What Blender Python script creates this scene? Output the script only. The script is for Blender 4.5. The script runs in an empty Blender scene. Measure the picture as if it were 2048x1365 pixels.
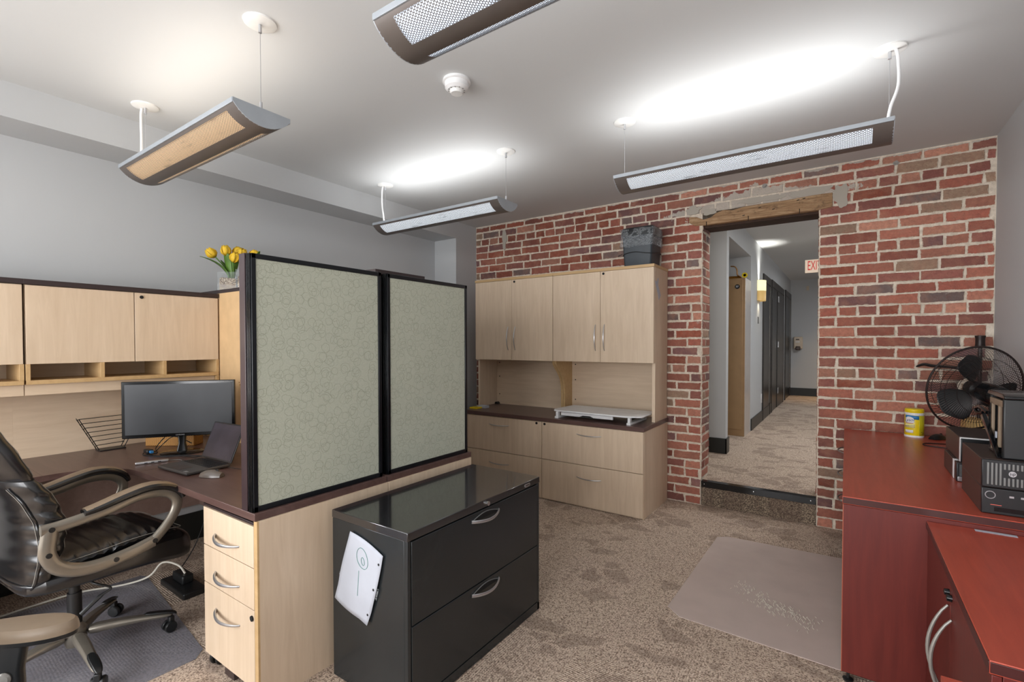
import bpy, bmesh, math, random
from mathutils import Vector, Matrix, noise
R = math.radians
PI = math.pi
random.seed(7)
SC = bpy.context.scene
COL = SC.collection

# ---------------------------------------------------------------- camera, world, exposure
cam_d = bpy.data.cameras.new('camera')
cam_d.sensor_width = 36.0
cam_d.lens = 36.0 * 962.49 / 2048
cam_d.shift_y = (705.86 - 682.5) / 2048
cam_d.clip_start = 0.02
cam_d.clip_end = 60
cam = bpy.data.objects.new('camera', cam_d)
COL.objects.link(cam)
HC = 1.425
cam.matrix_world = (Matrix.Translation((0, 0, HC)) @ Matrix.Rotation(R(34.768), 4, 'Z')
                    @ Matrix.Rotation(R(90 - 1.064), 4, 'X') @ Matrix.Rotation(R(-0.064), 4, 'Z'))
SC.camera = cam
vs = SC.view_settings
vs.view_transform = 'Standard'
vs.look = 'None'
vs.exposure = 0.02
vs.gamma = 1.0
vs.use_curve_mapping = False
w = bpy.data.worlds.new('world')
SC.world = w
w.use_nodes = True
w.node_tree.nodes['Background'].inputs[0].default_value = (0.75, 0.85, 1.0, 1)
w.node_tree.nodes['Background'].inputs[1].default_value = 1.0

def area_light(name, loc, rot, sx, sy, power, color=(1, 1, 1), spread=180):
    d = bpy.data.lights.new(name, 'AREA')
    d.shape = 'RECTANGLE'; d.size = sx; d.size_y = sy
    d.energy = power; d.color = color; d.spread = R(spread)
    o = bpy.data.objects.new(name, d)
    COL.objects.link(o)
    o.location = loc; o.rotation_euler = rot
    return o
# fill lamps outside unseen windows added behind the camera
area_light('fill_wide_window', (-2.0, -2.72, 1.5), (R(90), 0, 0), 2.6, 1.7, 138, (0.99, 0.99, 1.0))
area_light('fill_narrow_window', (0.1, -2.72, 1.5), (R(90), 0, 0), 0.9, 1.7, 76, (0.99, 0.99, 1.0))

area_light('fill_side_window', (-4.02, -1.7, 1.5), (R(90), 0, R(-90)), 1.1, 1.5, 105, (0.99, 0.99, 1.0))  # fill lamp added outside the left wall to brighten the right one

# ---------------------------------------------------------------- mesh helpers
class MB:
    def __init__(s):
        s.v = []; s.f = []; s.c = {}; s.va = {}
    def add(s, vs_, fs, col=None):
        n = len(s.v)
        s.v += [Vector(p) for p in vs_]
        for f in fs:
            if col is not None: s.c[len(s.f)] = col
            s.f.append(tuple(i + n for i in f))
        return n
    def box(s, a, b, col=None):
        x0, x1 = sorted((a[0], b[0])); y0, y1 = sorted((a[1], b[1])); z0, z1 = sorted((a[2], b[2]))
        s.add([(x0, y0, z0), (x1, y0, z0), (x1, y1, z0), (x0, y1, z0), (x0, y0, z1), (x1, y0, z1), (x1, y1, z1), (x0, y1, z1)],
              [(3, 2, 1, 0), (4, 5, 6, 7), (0, 1, 5, 4), (1, 2, 6, 5), (2, 3, 7, 6), (3, 0, 4, 7)], col)
        return s
    def xf(s, M, n0=0):
        for i in range(n0, len(s.v)): s.v[i] = M @ s.v[i]
        return s
    def prism(s, poly, a, b, axis='z'):
        n = len(poly)
        def P(p, h):
            if axis == 'z': return (p[0], p[1], h)
            if axis == 'x': return (h, p[0], p[1])
            return (p[0], h, p[1])
        s.add([P(p, a) for p in poly] + [P(p, b) for p in poly],
              [tuple(range(n))[::-1], tuple(range(n, 2 * n))] + [(i, (i + 1) % n, (i + 1) % n + n, i + n) for i in range(n)])
        return s
    def loft(s, rings, caps=True, closed=True):
        m = len(rings[0]); vs_ = [p for r in rings for p in r]; fs = []
        for k in range(len(rings) - 1):
            for i in range(m if closed else m - 1):
                j = (i + 1) % m
                fs.append((k * m + i, k * m + j, (k + 1) * m + j, (k + 1) * m + i))
        if caps and closed:
            fs.append(tuple(range(m))[::-1]); fs.append(tuple(range((len(rings) - 1) * m, len(rings) * m)))
        s.add(vs_, fs)
        return s
    def tube(s, pts, r, n=8, flat=(1, 1), up=(0, 0, 1), loop=False):
        pts = [Vector(p) for p in pts]; N = len(pts)
        rs = r if isinstance(r, (list, tuple)) else [r] * N
        rings = []; u = Vector(up); prev = None
        for i, p in enumerate(pts):
            if loop: t = (pts[(i + 1) % N] - pts[i - 1])
            else: t = (pts[min(i + 1, N - 1)] - pts[max(i - 1, 0)])
            if t.length < 1e-9: t = Vector((0, 0, 1))
            t.normalize()
            if prev is None:
                a = u - t * u.dot(t)
                if a.length < 1e-3: a = Vector((1, 0, 0)) - t * t.x
                if a.length < 1e-3: a = Vector((0, 1, 0)) - t * t.y
            else: a = prev - t * prev.dot(t)
            a.normalize(); prev = a; b = t.cross(a)
            rings.append([p + (a * math.cos(2 * PI * k / n) * flat[0] + b * math.sin(2 * PI * k / n) * flat[1]) * rs[i] for k in range(n)])
        if loop: rings.append(rings[0]); s.loft(rings, caps=False)
        else: s.loft(rings)
        return s
    def lathe(s, prof, n=24, M=None):
        rings = [[Vector((r * math.cos(2 * PI * k / n), r * math.sin(2 * PI * k / n), z)) for k in range(n)] for r, z in prof]
        n0 = len(s.v); s.loft(rings)
        if M is not None: s.xf(M, n0)
        return s
    def cyl(s, p0, p1, r, n=16):
        return s.tube([p0, p1], r, n)
    def sphere(s, c, r, nu=16, nv=10):
        r = r if isinstance(r, (list, tuple)) else (r, r, r)
        rings = []
        for j in range(nv + 1):
            a = -PI / 2 + PI * j / nv
            rr = max(math.cos(a), 0.002)
            rings.append([Vector((c[0] + r[0] * rr * math.cos(2 * PI * k / nu), c[1] + r[1] * rr * math.sin(2 * PI * k / nu), c[2] + r[2] * math.sin(a))) for k in range(nu)])
        return s.loft(rings)
    def build(s, name, mat, parent=None, bevel=0, smooth=True, seg=2, sub=0, solid=0, ang=0.6, merge=0):
        me = bpy.data.meshes.new(name)
        off = ORG.get(parent.name, Vector((0, 0, 0))) if parent else Vector((0, 0, 0))
        me.from_pydata([tuple(p - off) for p in s.v], [], s.f)
        if s.c:
            at = me.color_attributes.new('tint', 'FLOAT_COLOR', 'CORNER')
            for p in me.polygons:
                c = s.c.get(p.index, (1, 1, 1, 1))
                for li in p.loop_indices: at.data[li].color = (c[0], c[1], c[2], s.va.get(me.loops[li].vertex_index, 0 if s.va else 1))
        bm = bmesh.new(); bm.from_mesh(me)
        if merge: bmesh.ops.remove_doubles(bm, verts=bm.verts, dist=merge)
        bmesh.ops.recalc_face_normals(bm, faces=bm.faces)
        bm.to_mesh(me); bm.free()
        me.materials.append(mat)
        if smooth:
            me.polygons.foreach_set('use_smooth', [True] * len(me.polygons))
            me.set_sharp_from_angle(angle=ang)
        o = bpy.data.objects.new(name, me)
        COL.objects.link(o)
        if parent: o.parent = parent
        ORG[o.name] = off
        if solid:
            m = o.modifiers.new('s', 'SOLIDIFY'); m.thickness = solid; m.offset = 0
        if bevel:
            m = o.modifiers.new('b', 'BEVEL'); m.width = bevel; m.segments = seg; m.limit_method = 'ANGLE'; m.angle_limit = R(40)
        if sub:
            m = o.modifiers.new('sub', 'SUBSURF'); m.levels = sub; m.render_levels = sub
        return o
ORG = {}

def tag(o, label, cat=None, group=None, kind=None):
    if label: o['label'] = label
    if cat: o['category'] = cat
    if group: o['group'] = group
    if kind: o['kind'] = kind
    return o
def thing(name, label, cat, loc=(0, 0, 0), rz=0, group=None, world=True):
    o = bpy.data.objects.new(name, None); COL.objects.link(o)
    o.empty_display_size = 0.05
    o.location = loc; o.rotation_euler = (0, 0, rz)
    ORG[o.name] = Vector(loc) if world else Vector((0, 0, 0))
    return tag(o, label, cat, group)
def struct(name, mb, mat, **k):
    o = mb.build(name, mat, **k); o['kind'] = 'structure'; return o
def copy_tree(o, parent=None):
    c = o.copy(); COL.objects.link(c)
    if parent: c.parent = parent
    ORG[c.name] = ORG.get(o.name, Vector((0, 0, 0)))
    for ch in list(o.children): copy_tree(ch, c)
    return c
def text(name, body, size, mat, parent, M, ext=0.0006, align='CENTER'):
    cu = bpy.data.curves.new(name, 'FONT'); cu.body = body; cu.size = size; cu.extrude = ext
    cu.align_x = align; cu.align_y = 'CENTER'
    to = bpy.data.objects.new(name + '_src', cu); COL.objects.link(to)
    dg = bpy.context.evaluated_depsgraph_get(); dg.update()
    me = bpy.data.meshes.new_from_object(to.evaluated_get(dg))
    bpy.data.objects.remove(to); bpy.data.curves.remove(cu)
    me.materials.clear(); me.materials.append(mat)
    off = ORG.get(parent.name, Vector((0, 0, 0))) if parent else Vector((0, 0, 0))
    me.transform(Matrix.Translation(-off) @ M)
    o = bpy.data.objects.new(name, me); COL.objects.link(o)
    if parent: o.parent = parent
    ORG[o.name] = off
    return o
def frame(loc, xdir, ydir):
    x = Vector(xdir).normalized(); y = Vector(ydir).normalized(); z = x.cross(y)
    M = Matrix((x, y, z)).transposed().to_4x4(); M.translation = Vector(loc)
    return M
def bez(p0, p1, p2, p3, n=12):
    p0, p1, p2, p3 = map(Vector, (p0, p1, p2, p3)); out = []
    for i in range(n + 1):
        t = i / n; out.append(p0 * (1 - t) ** 3 + p1 * 3 * t * (1 - t) ** 2 + p2 * 3 * t * t * (1 - t) + p3 * t ** 3)
    return out
def spline(pts, n=6):
    pts = [Vector(p) for p in pts]; out = []
    for i in range(len(pts) - 1):
        p0 = pts[max(i - 1, 0)]; p1 = pts[i]; p2 = pts[i + 1]; p3 = pts[min(i + 2, len(pts) - 1)]
        for k in range(n):
            t = k / n
            out.append(0.5 * ((2 * p1) + (p2 - p0) * t + (2 * p0 - 5 * p1 + 4 * p2 - p3) * t * t + (3 * p1 - p0 - 3 * p2 + p3) * t ** 3))
    out.append(pts[-1]); return out
def rrect(x0, y0, x1, y1, r, n=5):
    out = []
    for cx, cy, a in ((x1 - r, y1 - r, 0), (x0 + r, y1 - r, 90), (x0 + r, y0 + r, 180), (x1 - r, y0 + r, 270)):
        for k in range(n + 1):
            t = R(a + 90 * k / n); out.append((cx + r * math.cos(t), cy + r * math.sin(t)))
    return out
def bow(mb, p0, p1, out, r=0.005, flat=(1, 1), up=(0, 0, 1)):
    p0 = Vector(p0); p1 = Vector(p1); out = Vector(out)
    pts = []; rs = []
    for i in range(15):
        t = i / 14; s_ = math.sin(PI * t)
        pts.append(p0.lerp(p1, t) + out * (s_ ** 0.8)); rs.append(r * (0.6 + 0.4 * s_))
    mb.tube(pts, rs, 8, flat, up)
    return mb

# ---------------------------------------------------------------- materials
def lin(c): return tuple((x / 255 / 12.92) if x / 255 <= 0.04045 else ((x / 255 + 0.055) / 1.055) ** 2.4 for x in c) + (1,)
class NT:
    def __init__(s, name):
        s.m = bpy.data.materials.new(name); s.m.use_nodes = True; s.t = s.m.node_tree; s.n = s.t.nodes; s.l = s.t.links
        s.b = s.n['Principled BSDF']
        s.o = s.n['Material Output']
    def new(s, typ, **k):
        nd = s.n.new(typ)
        for a, b in k.items(): setattr(nd, a, b)
        return nd
    def set(s, nd, **k):
        for a, b in k.items(): nd.inputs[a.replace('_', ' ')].default_value = b
        return nd
    def coord(s, scale=(1, 1, 1), rot=(0, 0, 0), obj=True):
        tc = s.new('ShaderNodeTexCoord'); mp = s.new('ShaderNodeMapping')
        mp.inputs['Scale'].default_value = scale; mp.inputs['Rotation'].default_value = rot
        s.l.new(tc.outputs['Object'], mp.inputs['Vector']); return mp.outputs['Vector']
    def geo(s, scale=(1, 1, 1), rot=(0, 0, 0)):
        tc = s.new('ShaderNodeNewGeometry'); mp = s.new('ShaderNodeMapping')
        mp.inputs['Scale'].default_value = scale; mp.inputs['Rotation'].default_value = rot
        s.l.new(tc.outputs['Position'], mp.inputs['Vector']); return mp.outputs['Vector']
    def noise(s, vec, scale, detail=4, rough=0.5, dist=0.0):
        nd = s.new('ShaderNodeTexNoise'); nd.inputs['Scale'].default_value = scale; nd.inputs['Detail'].default_value = detail
        nd.inputs['Roughness'].default_value = rough; nd.inputs['Distortion'].default_value = dist
        s.l.new(vec, nd.inputs['Vector']); return nd.outputs['Fac']
    def ramp(s, fac, stops):
        nd = s.new('ShaderNodeValToRGB'); el = nd.color_ramp.elements
        while len(el) < len(stops): el.new(0.5)
        for e, (p, c) in zip(el, stops): e.position = p; e.color = c if len(c) == 4 else tuple(c) + (1,)
        s.l.new(fac, nd.inputs['Fac']); return nd.outputs['Color']
    def mix(s, fac, a, b, mode='MIX'):
        nd = s.new('ShaderNodeMix', data_type='RGBA', blend_type=mode)
        for inp, val in ((nd.inputs[0], fac), (nd.inputs[6], a), (nd.inputs[7], b)):
            if hasattr(val, 'links') or isinstance(val, bpy.types.NodeSocket): s.l.new(val, inp)
            else: inp.default_value = val
        return nd.outputs[2]
    def math(s, op, a, b=None, c=None):
        nd = s.new('ShaderNodeMath', operation=op)
        for i, val in enumerate((a, b, c)):
            if val is None: continue
            if isinstance(val, bpy.types.NodeSocket): s.l.new(val, nd.inputs[i])
            else: nd.inputs[i].default_value = val
        return nd.outputs[0]
    def bump(s, h, strength=0.3, dist=0.002):
        nd = s.new('ShaderNodeBump'); nd.inputs['Strength'].default_value = strength; nd.inputs['Distance'].default_value = dist
        s.l.new(h, nd.inputs['Height']); s.l.new(nd.outputs['Normal'], s.b.inputs['Normal'])
    def base(s, c):
        if isinstance(c, bpy.types.NodeSocket): s.l.new(c, s.b.inputs['Base Color'])
        else: s.b.inputs['Base Color'].default_value = c
    def rough(s, v):
        if isinstance(v, bpy.types.NodeSocket): s.l.new(v, s.b.inputs['Roughness'])
        else: s.b.inputs['Roughness'].default_value = v

def simple(name, rgb, rough=0.5, metal=0.0, var=0.06, bump=0.0, bscale=200, spec=0.5, coat=0):
    t = NT(name); c = lin(rgb)
    v = t.coord()
    n = t.noise(v, 12, 3)
    lo = tuple(x * (1 - var) for x in c[:3]) + (1,); hi = tuple(min(1, x * (1 + var)) for x in c[:3]) + (1,)
    t.base(t.ramp(n, [(0.3, lo), (0.7, hi)])); t.rough(rough); t.b.inputs['Metallic'].default_value = metal
    t.b.inputs['Specular IOR Level'].default_value = spec
    if coat: t.b.inputs['Coat Weight'].default_value = coat
    if bump: t.bump(t.noise(v, bscale, 3), bump, 0.001)
    return t.m

def wood(name, c1, c2, axis='z', rough=0.42, fine=1.0, spec=0.4, bmp=0.05):
    t = NT(name)
    sc = {'z': (14, 14, 1.2), 'y': (14, 1.2, 14), 'x': (1.2, 14, 14)}[axis]
    v = t.coord(sc)
    n = t.noise(v, 2.2, 6, 0.62, 0.6)
    sc2 = tuple(x * 5 if x > 2 else x * 2 for x in sc)
    n2 = t.noise(t.coord(sc2), 3, 4, 0.6)
    n3 = t.noise(t.coord((1, 1, 1)), 1.3, 3, 0.5)
    col = t.ramp(n, [(0.28, lin(c1)), (0.5, tuple((a + b) / 2 for a, b in zip(lin(c1), lin(c2)))), (0.72, lin(c2))])
    col = t.mix(t.math('MULTIPLY', n2, 0.25 * fine), col, lin(c1))
    col = t.mix(t.math('MULTIPLY', n3, 0.2), col, lin(c2))
    t.base(col); t.rough(rough); t.b.inputs['Specular IOR Level'].default_value = spec
    
    if bmp: t.bump(n2, bmp, 0.0004)
    return t.m

def make_paint(name, rgb, rough=0.6):
    t = NT(name); v = t.geo()
    n = t.noise(v, 1.1, 3); c = lin(rgb)
    t.base(t.ramp(n, [(0.3, tuple(x * 0.97 for x in c[:3]) + (1,)), (0.7, c)])); t.rough(rough)
    t.bump(t.noise(v, 260, 2), 0.04, 0.0006)
    return t.m

def make_carpet(deep=False):
    t = NT('carpet_dark' if deep else 'carpet')
    g = t.geo()
    sep = t.new('ShaderNodeSeparateXYZ'); t.l.new(g, sep.inputs[0])
    # half metre tiles laid quarter-turned, loop rows inside each
    tx = t.math('FLOOR', t.math('MULTIPLY', sep.outputs['X'], 2.0)); ty = t.math('FLOOR', t.math('MULTIPLY', sep.outputs['Y'], 2.0))
    par = t.math('PINGPONG', t.math('ADD', tx, ty), 1.0)
    wob = t.math('MULTIPLY', t.noise(g, 6, 2), 0.02)
    rx = t.math('SINE', t.math('MULTIPLY', t.math('ADD', sep.outputs['X'], wob), 2 * PI / 0.011))
    ry = t.math('SINE', t.math('MULTIPLY', t.math('ADD', sep.outputs['Y'], wob), 2 * PI / 0.011))
    mm = t.new('ShaderNodeMix', data_type='FLOAT'); t.l.new(par, mm.inputs[0]); t.l.new(rx, mm.inputs[2]); t.l.new(ry, mm.inputs[3])
    rows = mm.outputs[0]
    vo = t.new('ShaderNodeTexVoronoi'); vo.inputs['Scale'].default_value = 190; t.l.new(g, vo.inputs['Vector'])
    speck = vo.outputs['Color']
    ss = t.new('ShaderNodeSeparateColor'); t.l.new(speck, ss.inputs[0])
    fine = ss.outputs[0]
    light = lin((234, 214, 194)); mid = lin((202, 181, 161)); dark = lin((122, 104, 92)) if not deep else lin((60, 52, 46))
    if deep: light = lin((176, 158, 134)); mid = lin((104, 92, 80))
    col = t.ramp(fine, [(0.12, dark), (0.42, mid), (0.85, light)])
    rowf = t.math('MULTIPLY_ADD', rows, 0.15, 0.13)
    col = t.mix(rowf, col, lin((134, 114, 100)))
    # darker leaf-like patches
    v2 = t.new('ShaderNodeTexVoronoi', feature='DISTANCE_TO_EDGE'); v2.inputs['Scale'].default_value = 5.2
    v2b = t.new('ShaderNodeTexVoronoi'); v2b.inputs['Scale'].default_value = 5.2
    mp = t.geo((1, 1.25, 0.0001), (0, 0, 0.6)); wn = t.new('ShaderNodeVectorMath', operation='ADD')
    t.l.new(mp, wn.inputs[0]); nn = t.new('ShaderNodeTexNoise'); nn.inputs['Scale'].default_value = 3; t.l.new(mp, nn.inputs['Vector'])
    sc_ = t.new('ShaderNodeVectorMath', operation='SCALE'); sc_.inputs['Scale'].default_value = 0.25; t.l.new(nn.outputs['Color'], sc_.inputs[0])
    t.l.new(sc_.outputs[0], wn.inputs[1])
    t.l.new(wn.outputs[0], v2.inputs['Vector']); t.l.new(wn.outputs[0], v2b.inputs['Vector'])
    s2 = t.new('ShaderNodeSeparateColor'); t.l.new(v2b.outputs['Color'], s2.inputs[0])
    patch = t.math('MULTIPLY', t.math('GREATER_THAN', s2.outputs[0], 0.62), t.math('GREATER_THAN', t.math('ADD', v2.outputs['Distance'], t.math('MULTIPLY', fine, 0.06)), 0.12))
    pf = t.math('MULTIPLY', patch, 0.38)
    col = t.mix(pf, col, lin((104, 84, 74)))
    big = t.noise(t.geo((1, 1, 0.001)), 2.2, 4)
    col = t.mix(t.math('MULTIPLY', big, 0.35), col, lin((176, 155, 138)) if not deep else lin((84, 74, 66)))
    t.base(col); t.rough(0.95); t.b.inputs['Specular IOR Level'].default_value = 0.1
    h = t.math('ADD', t.math('MULTIPLY', rows, 0.35), fine)
    t.bump(h, 0.55, 0.004)
    return t.m

def make_brick():
    t = NT('old_brick')
    g = t.geo()
    at = t.new('ShaderNodeAttribute'); at.attribute_name = 'tint'
    n = t.noise(g, 34, 6, 0.65); n2 = t.noise(g, 9, 4, 0.6, 0.5); n3 = t.noise(g, 120, 3)
    n5 = t.noise(g, 60, 6, 0.75)
    col = t.mix(t.math('MULTIPLY', t.ramp(n, [(0.35, (0, 0, 0)), (0.7, (1, 1, 1))]), 0.5), at.outputs['Color'], lin((116, 76, 66)))
    col = t.mix(t.math('MULTIPLY', t.ramp(n2, [(0.45, (0, 0, 0)), (0.75, (1, 1, 1))]), 0.5), col, lin((186, 134, 110)))
    col = t.mix(t.math('MULTIPLY', t.ramp(n5, [(0.60, (0, 0, 0)), (0.72, (1, 1, 1))]), 0.5), col, lin((66, 48, 46)))
    edge = t.math('LESS_THAN', t.math('ADD', at.outputs['Alpha'], t.math('MULTIPLY', t.noise(g, 26, 6, 0.75), 1.35)), 0.74)
    col = t.mix(t.math('MULTIPLY', edge, 0.85), col, lin((214, 201, 182)))
    fleck = t.ramp(t.noise(g, 45, 5, 0.8), [(0.69, (0, 0, 0)), (0.71, (1, 1, 1))])
    col = t.mix(t.math('MULTIPLY', fleck, 0.7), col, lin((208, 198, 184)))
    # old paint and plaster smears
    sm = t.ramp(t.noise(g, 7, 7, 0.72, 1.0), [(0.64, (0, 0, 0)), (0.68, (1, 1, 1))])
    sm2 = t.ramp(t.noise(g, 1.7, 2), [(0.5, (0, 0, 0)), (0.62, (1, 1, 1))])
    mask = t.math('MULTIPLY', t.math('MULTIPLY', sm, sm2), 0.55)
    # plaster left along the ceiling and round the lintel
    sep = t.new('ShaderNodeSeparateXYZ'); t.l.new(g, sep.inputs[0])
    ln = t.noise(g, 13, 6, 0.7)
    top = t.math('GREATER_THAN', t.math('ADD', sep.outputs['Z'], t.math('MULTIPLY', ln, 0.07)), 2.80)
    dx = t.math('ABSOLUTE', t.math('SUBTRACT', sep.outputs['X'], -0.62)); dz = t.math('ABSOLUTE', t.math('SUBTRACT', sep.outputs['Z'], 2.575))
    bx_ = t.math('MULTIPLY', dx, 0.2)
    rad = t.math('ADD', bx_, dz)
    near = t.math('LESS_THAN', t.math('ADD', rad, t.math('MULTIPLY', ln, 0.24)), 0.265)
    mask = t.math('MAXIMUM', mask, t.math('MULTIPLY', t.math('MAXIMUM', top, near), 0.92))
    col = t.mix(mask, col, lin((196, 188, 176)))
    dk = t.math('MULTIPLY', t.ramp(t.noise(g, 2.6, 4), [(0.55, (0, 0, 0)), (0.75, (1, 1, 1))]), 0.35)
    col = t.mix(dk, col, lin((74, 52, 50)))
    t.base(col); t.rough(0.8)
    t.bump(t.math('ADD', t.math('ADD', n, n5), t.math('MULTIPLY', n3, 0.5)), 0.8, 0.008)
    return t.m

def make_mortar():
    t = NT('lime_mortar'); g = t.geo()
    n = t.noise(g, 30, 6, 0.7)
    t.base(t.ramp(n, [(0.3, lin((190, 175, 157))), (0.7, lin((236, 224, 207)))])); t.rough(0.9)
    t.bump(n, 0.7, 0.008); return t.m

def make_lintel():
    t = NT('weathered_timber')
    n = t.noise(t.geo((1.6, 16, 22)), 3.0, 6, 0.65, 1.2); n2 = t.noise(t.geo(), 28, 5, 0.7)
    col = t.ramp(n, [(0.25, lin((104, 78, 54))), (0.5, lin((162, 128, 94))), (0.75, lin((196, 168, 132)))])
    col = t.mix(t.math('MULTIPLY', t.ramp(n2, [(0.55, (0, 0, 0)), (0.7, (1, 1, 1))]), 0.5), col, lin((70, 52, 40)))
    t.base(col); t.rough(0.85); t.bump(n, 0.7, 0.008); return t.m

def make_fabric():
    t = NT('panel_fabric'); v = t.coord()
    # loose hand-drawn rings scattered over a woven ground
    def rings(scale, off, r0, thick):
        mp = t.new('ShaderNodeMapping'); mp.inputs['Location'].default_value = off; t.l.new(v, mp.inputs['Vector'])
        nn = t.new('ShaderNodeTexNoise'); nn.inputs['Scale'].default_value = 16; nn.inputs['Detail'].default_value = 2; t.l.new(mp.outputs[0], nn.inputs['Vector'])
        sc_ = t.new('ShaderNodeVectorMath', operation='SCALE'); sc_.inputs['Scale'].default_value = 0.03; t.l.new(nn.outputs['Color'], sc_.inputs[0])
        ad = t.new('ShaderNodeVectorMath', operation='ADD'); t.l.new(mp.outputs[0], ad.inputs[0]); t.l.new(sc_.outputs[0], ad.inputs[1])
        sp = t.new('ShaderNodeSeparateXYZ'); t.l.new(ad.outputs[0], sp.inputs[0])
        cm = t.new('ShaderNodeCombineXYZ'); t.l.new(sp.outputs['Y'], cm.inputs[0]); t.l.new(sp.outputs['Z'], cm.inputs[1])
        vo = t.new('ShaderNodeTexVoronoi', voronoi_dimensions='2D'); vo.inputs['Scale'].default_value = scale; vo.inputs['Randomness'].default_value = 0.8
        t.l.new(cm.outputs[0], vo.inputs['Vector'])
        d = t.math('ABSOLUTE', t.math('SUBTRACT', vo.outputs['Distance'], r0))
        return t.math('LESS_THAN', d, thick)
    r1 = rings(17, (0, 0, 0), 0.31, 0.018); r2 = rings(15, (3.1, 1.7, 0.4), 0.27, 0.014)
    r3 = rings(14, (1.37, 5.2, 2.9), 0.33, 0.013); r4 = r1
    m = t.math('MAXIMUM', t.math('MAXIMUM', r1, r2), t.math('MAXIMUM', r3, r4))
    weave = t.noise(v, 500, 2); cl = t.noise(v, 5, 3)
    base = t.ramp(weave, [(0.3, lin((172, 175, 158))), (0.7, lin((195, 198, 181)))])
    base = t.mix(t.math('MULTIPLY', cl, 0.3), base, lin((168, 172, 158)))
    t.base(t.mix(t.math('MULTIPLY', m, 0.36), base, lin((112, 112, 94)))); t.rough(0.95); t.b.inputs['Specular IOR Level'].default_value = 0.1
    t.bump(weave, 0.25, 0.0006); return t.m

def make_perf(name, rgb):
    t = NT(name); c = lin(rgb)
    t.base(c); t.rough(0.4); t.b.inputs['Metallic'].default_value = 0.3
    g = t.geo(); sep = t.new('ShaderNodeSeparateXYZ'); t.l.new(g, sep.inputs[0])
    P = 0.0078
    def cell(ox, oy):
        fx = t.math('SUBTRACT', t.math('FRACT', t.math('ADD', t.math('DIVIDE', sep.outputs['X'], P * 1.732), ox)), 0.5)
        fy = t.math('SUBTRACT', t.math('FRACT', t.math('ADD', t.math('DIVIDE', sep.outputs['Y'], P), oy)), 0.5)
        fx = t.math('MULTIPLY', fx, 1.732)
        return t.math('LESS_THAN', t.math('SQRT', t.math('ADD', t.math('MULTIPLY', fx, fx), t.math('MULTIPLY', fy, fy))), 0.385)
    m = t.math('MAXIMUM', cell(0, 0), cell(0.5, 0.5))
    tr = t.new('ShaderNodeBsdfTransparent'); mx = t.new('ShaderNodeMixShader')
    t.l.new(m, mx.inputs[0]); t.l.new(t.b.outputs[0], mx.inputs[1]); t.l.new(tr.outputs[0], mx.inputs[2])
    t.l.new(mx.outputs[0], t.o.inputs['Surface']); return t.m

def emit(name, col, strength, var=0.0):
    t = NT(name); t.base(tuple(x * 0.6 for x in col[:3]) + (1,)); t.b.inputs['Emission Color'].default_value = col
    if var:
        n = t.noise(t.coord((1, 6, 6)), 9, 4)
        s_ = t.math('MULTIPLY', t.ramp(n, [(0.30, (0.5, 0.5, 0.5)), (0.42, (1, 1, 1))]), strength)
        t.l.new(s_, t.b.inputs['Emission Strength'])
    else: t.b.inputs['Emission Strength'].default_value = strength
    return t.m

def glassy(name, tint, opac, rough=0.15, spec=0.5, nscale=0, tex=0.0):
    t = NT(name); t.base(lin(tint)); t.rough(rough); t.b.inputs['Specular IOR Level'].default_value = spec
    tr = t.new('ShaderNodeBsdfTransparent'); mx = t.new('ShaderNodeMixShader')
    if nscale:
        n = t.noise(t.geo(), nscale, 4)
        t.l.new(t.math('MULTIPLY_ADD', n, tex, opac), mx.inputs[0])
    else: mx.inputs[0].default_value = opac
    t.l.new(tr.outputs[0], mx.inputs[1]); t.l.new(t.b.outputs[0], mx.inputs[2]); t.l.new(mx.outputs[0], t.o.inputs['Surface'])
    return t.m

M = {}
M['wall'] = make_paint('wall_paint', (190, 192, 193))
M['ceil'] = make_paint('ceiling_paint', (206, 208, 208))
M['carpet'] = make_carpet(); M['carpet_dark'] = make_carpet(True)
M['brick'] = make_brick(); M['mortar'] = make_mortar(); M['lintel'] = make_lintel()
M['maple'] = wood('maple_vertical', (203, 180, 153), (221, 200, 175), 'z')
M['maple_y'] = wood('maple_long_y', (203, 180, 153), (221, 200, 175), 'y')
M['maple_x'] = wood('maple_long_x', (203, 180, 153), (221, 200, 175), 'x')
M['shaded_maple'] = wood('maple_shaded', (146, 120, 110), (166, 140, 128), 'x')  # maple with the under-desk shade put into its colour
M['edge'] = wood('maple_edge_band', (186, 152, 106), (204, 172, 126), 'x')
M['espresso'] = wood('espresso_top', (78, 57, 53), (102, 78, 72), 'x', 0.3, 1, 0.5, 0)
M['espresso_edge'] = simple('espresso_edge', (52, 40, 40), 0.35)
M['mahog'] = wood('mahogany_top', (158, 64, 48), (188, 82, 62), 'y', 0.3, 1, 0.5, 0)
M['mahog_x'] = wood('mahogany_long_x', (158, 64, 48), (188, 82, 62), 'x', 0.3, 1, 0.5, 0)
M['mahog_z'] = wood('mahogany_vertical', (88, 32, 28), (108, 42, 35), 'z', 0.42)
M['mahog_edge'] = simple('mahogany_edge', (64, 30, 28), 0.3)
M['mahog_lip'] = simple('mahogany_lip', (158, 84, 64), 0.3)
M['blackmetal'] = simple('black_painted_steel', (36, 40, 42), 0.24, 0.0, 0.05, 0.06, 700)
M['blacktop'] = simple('black_steel_top', (36, 36, 38), 0.14, 0.0, 0.05, 0.0, 500, 1.0, 0.6)
M['blackgap'] = simple('dark_gap', (9, 9, 10), 0.7)
M['blackplastic'] = simple('black_plastic', (26, 27, 28), 0.38, 0, 0.1)
M['glossblack'] = simple('gloss_black', (14, 15, 17), 0.15, 0, 0.1)
M['frameblack'] = simple('panel_frame_black', (20, 22, 26), 0.28, 0.2)
M['panelbrown'] = simple('panel_brown_end', (56, 42, 44), 0.3)
M['fabric'] = make_fabric()
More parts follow.
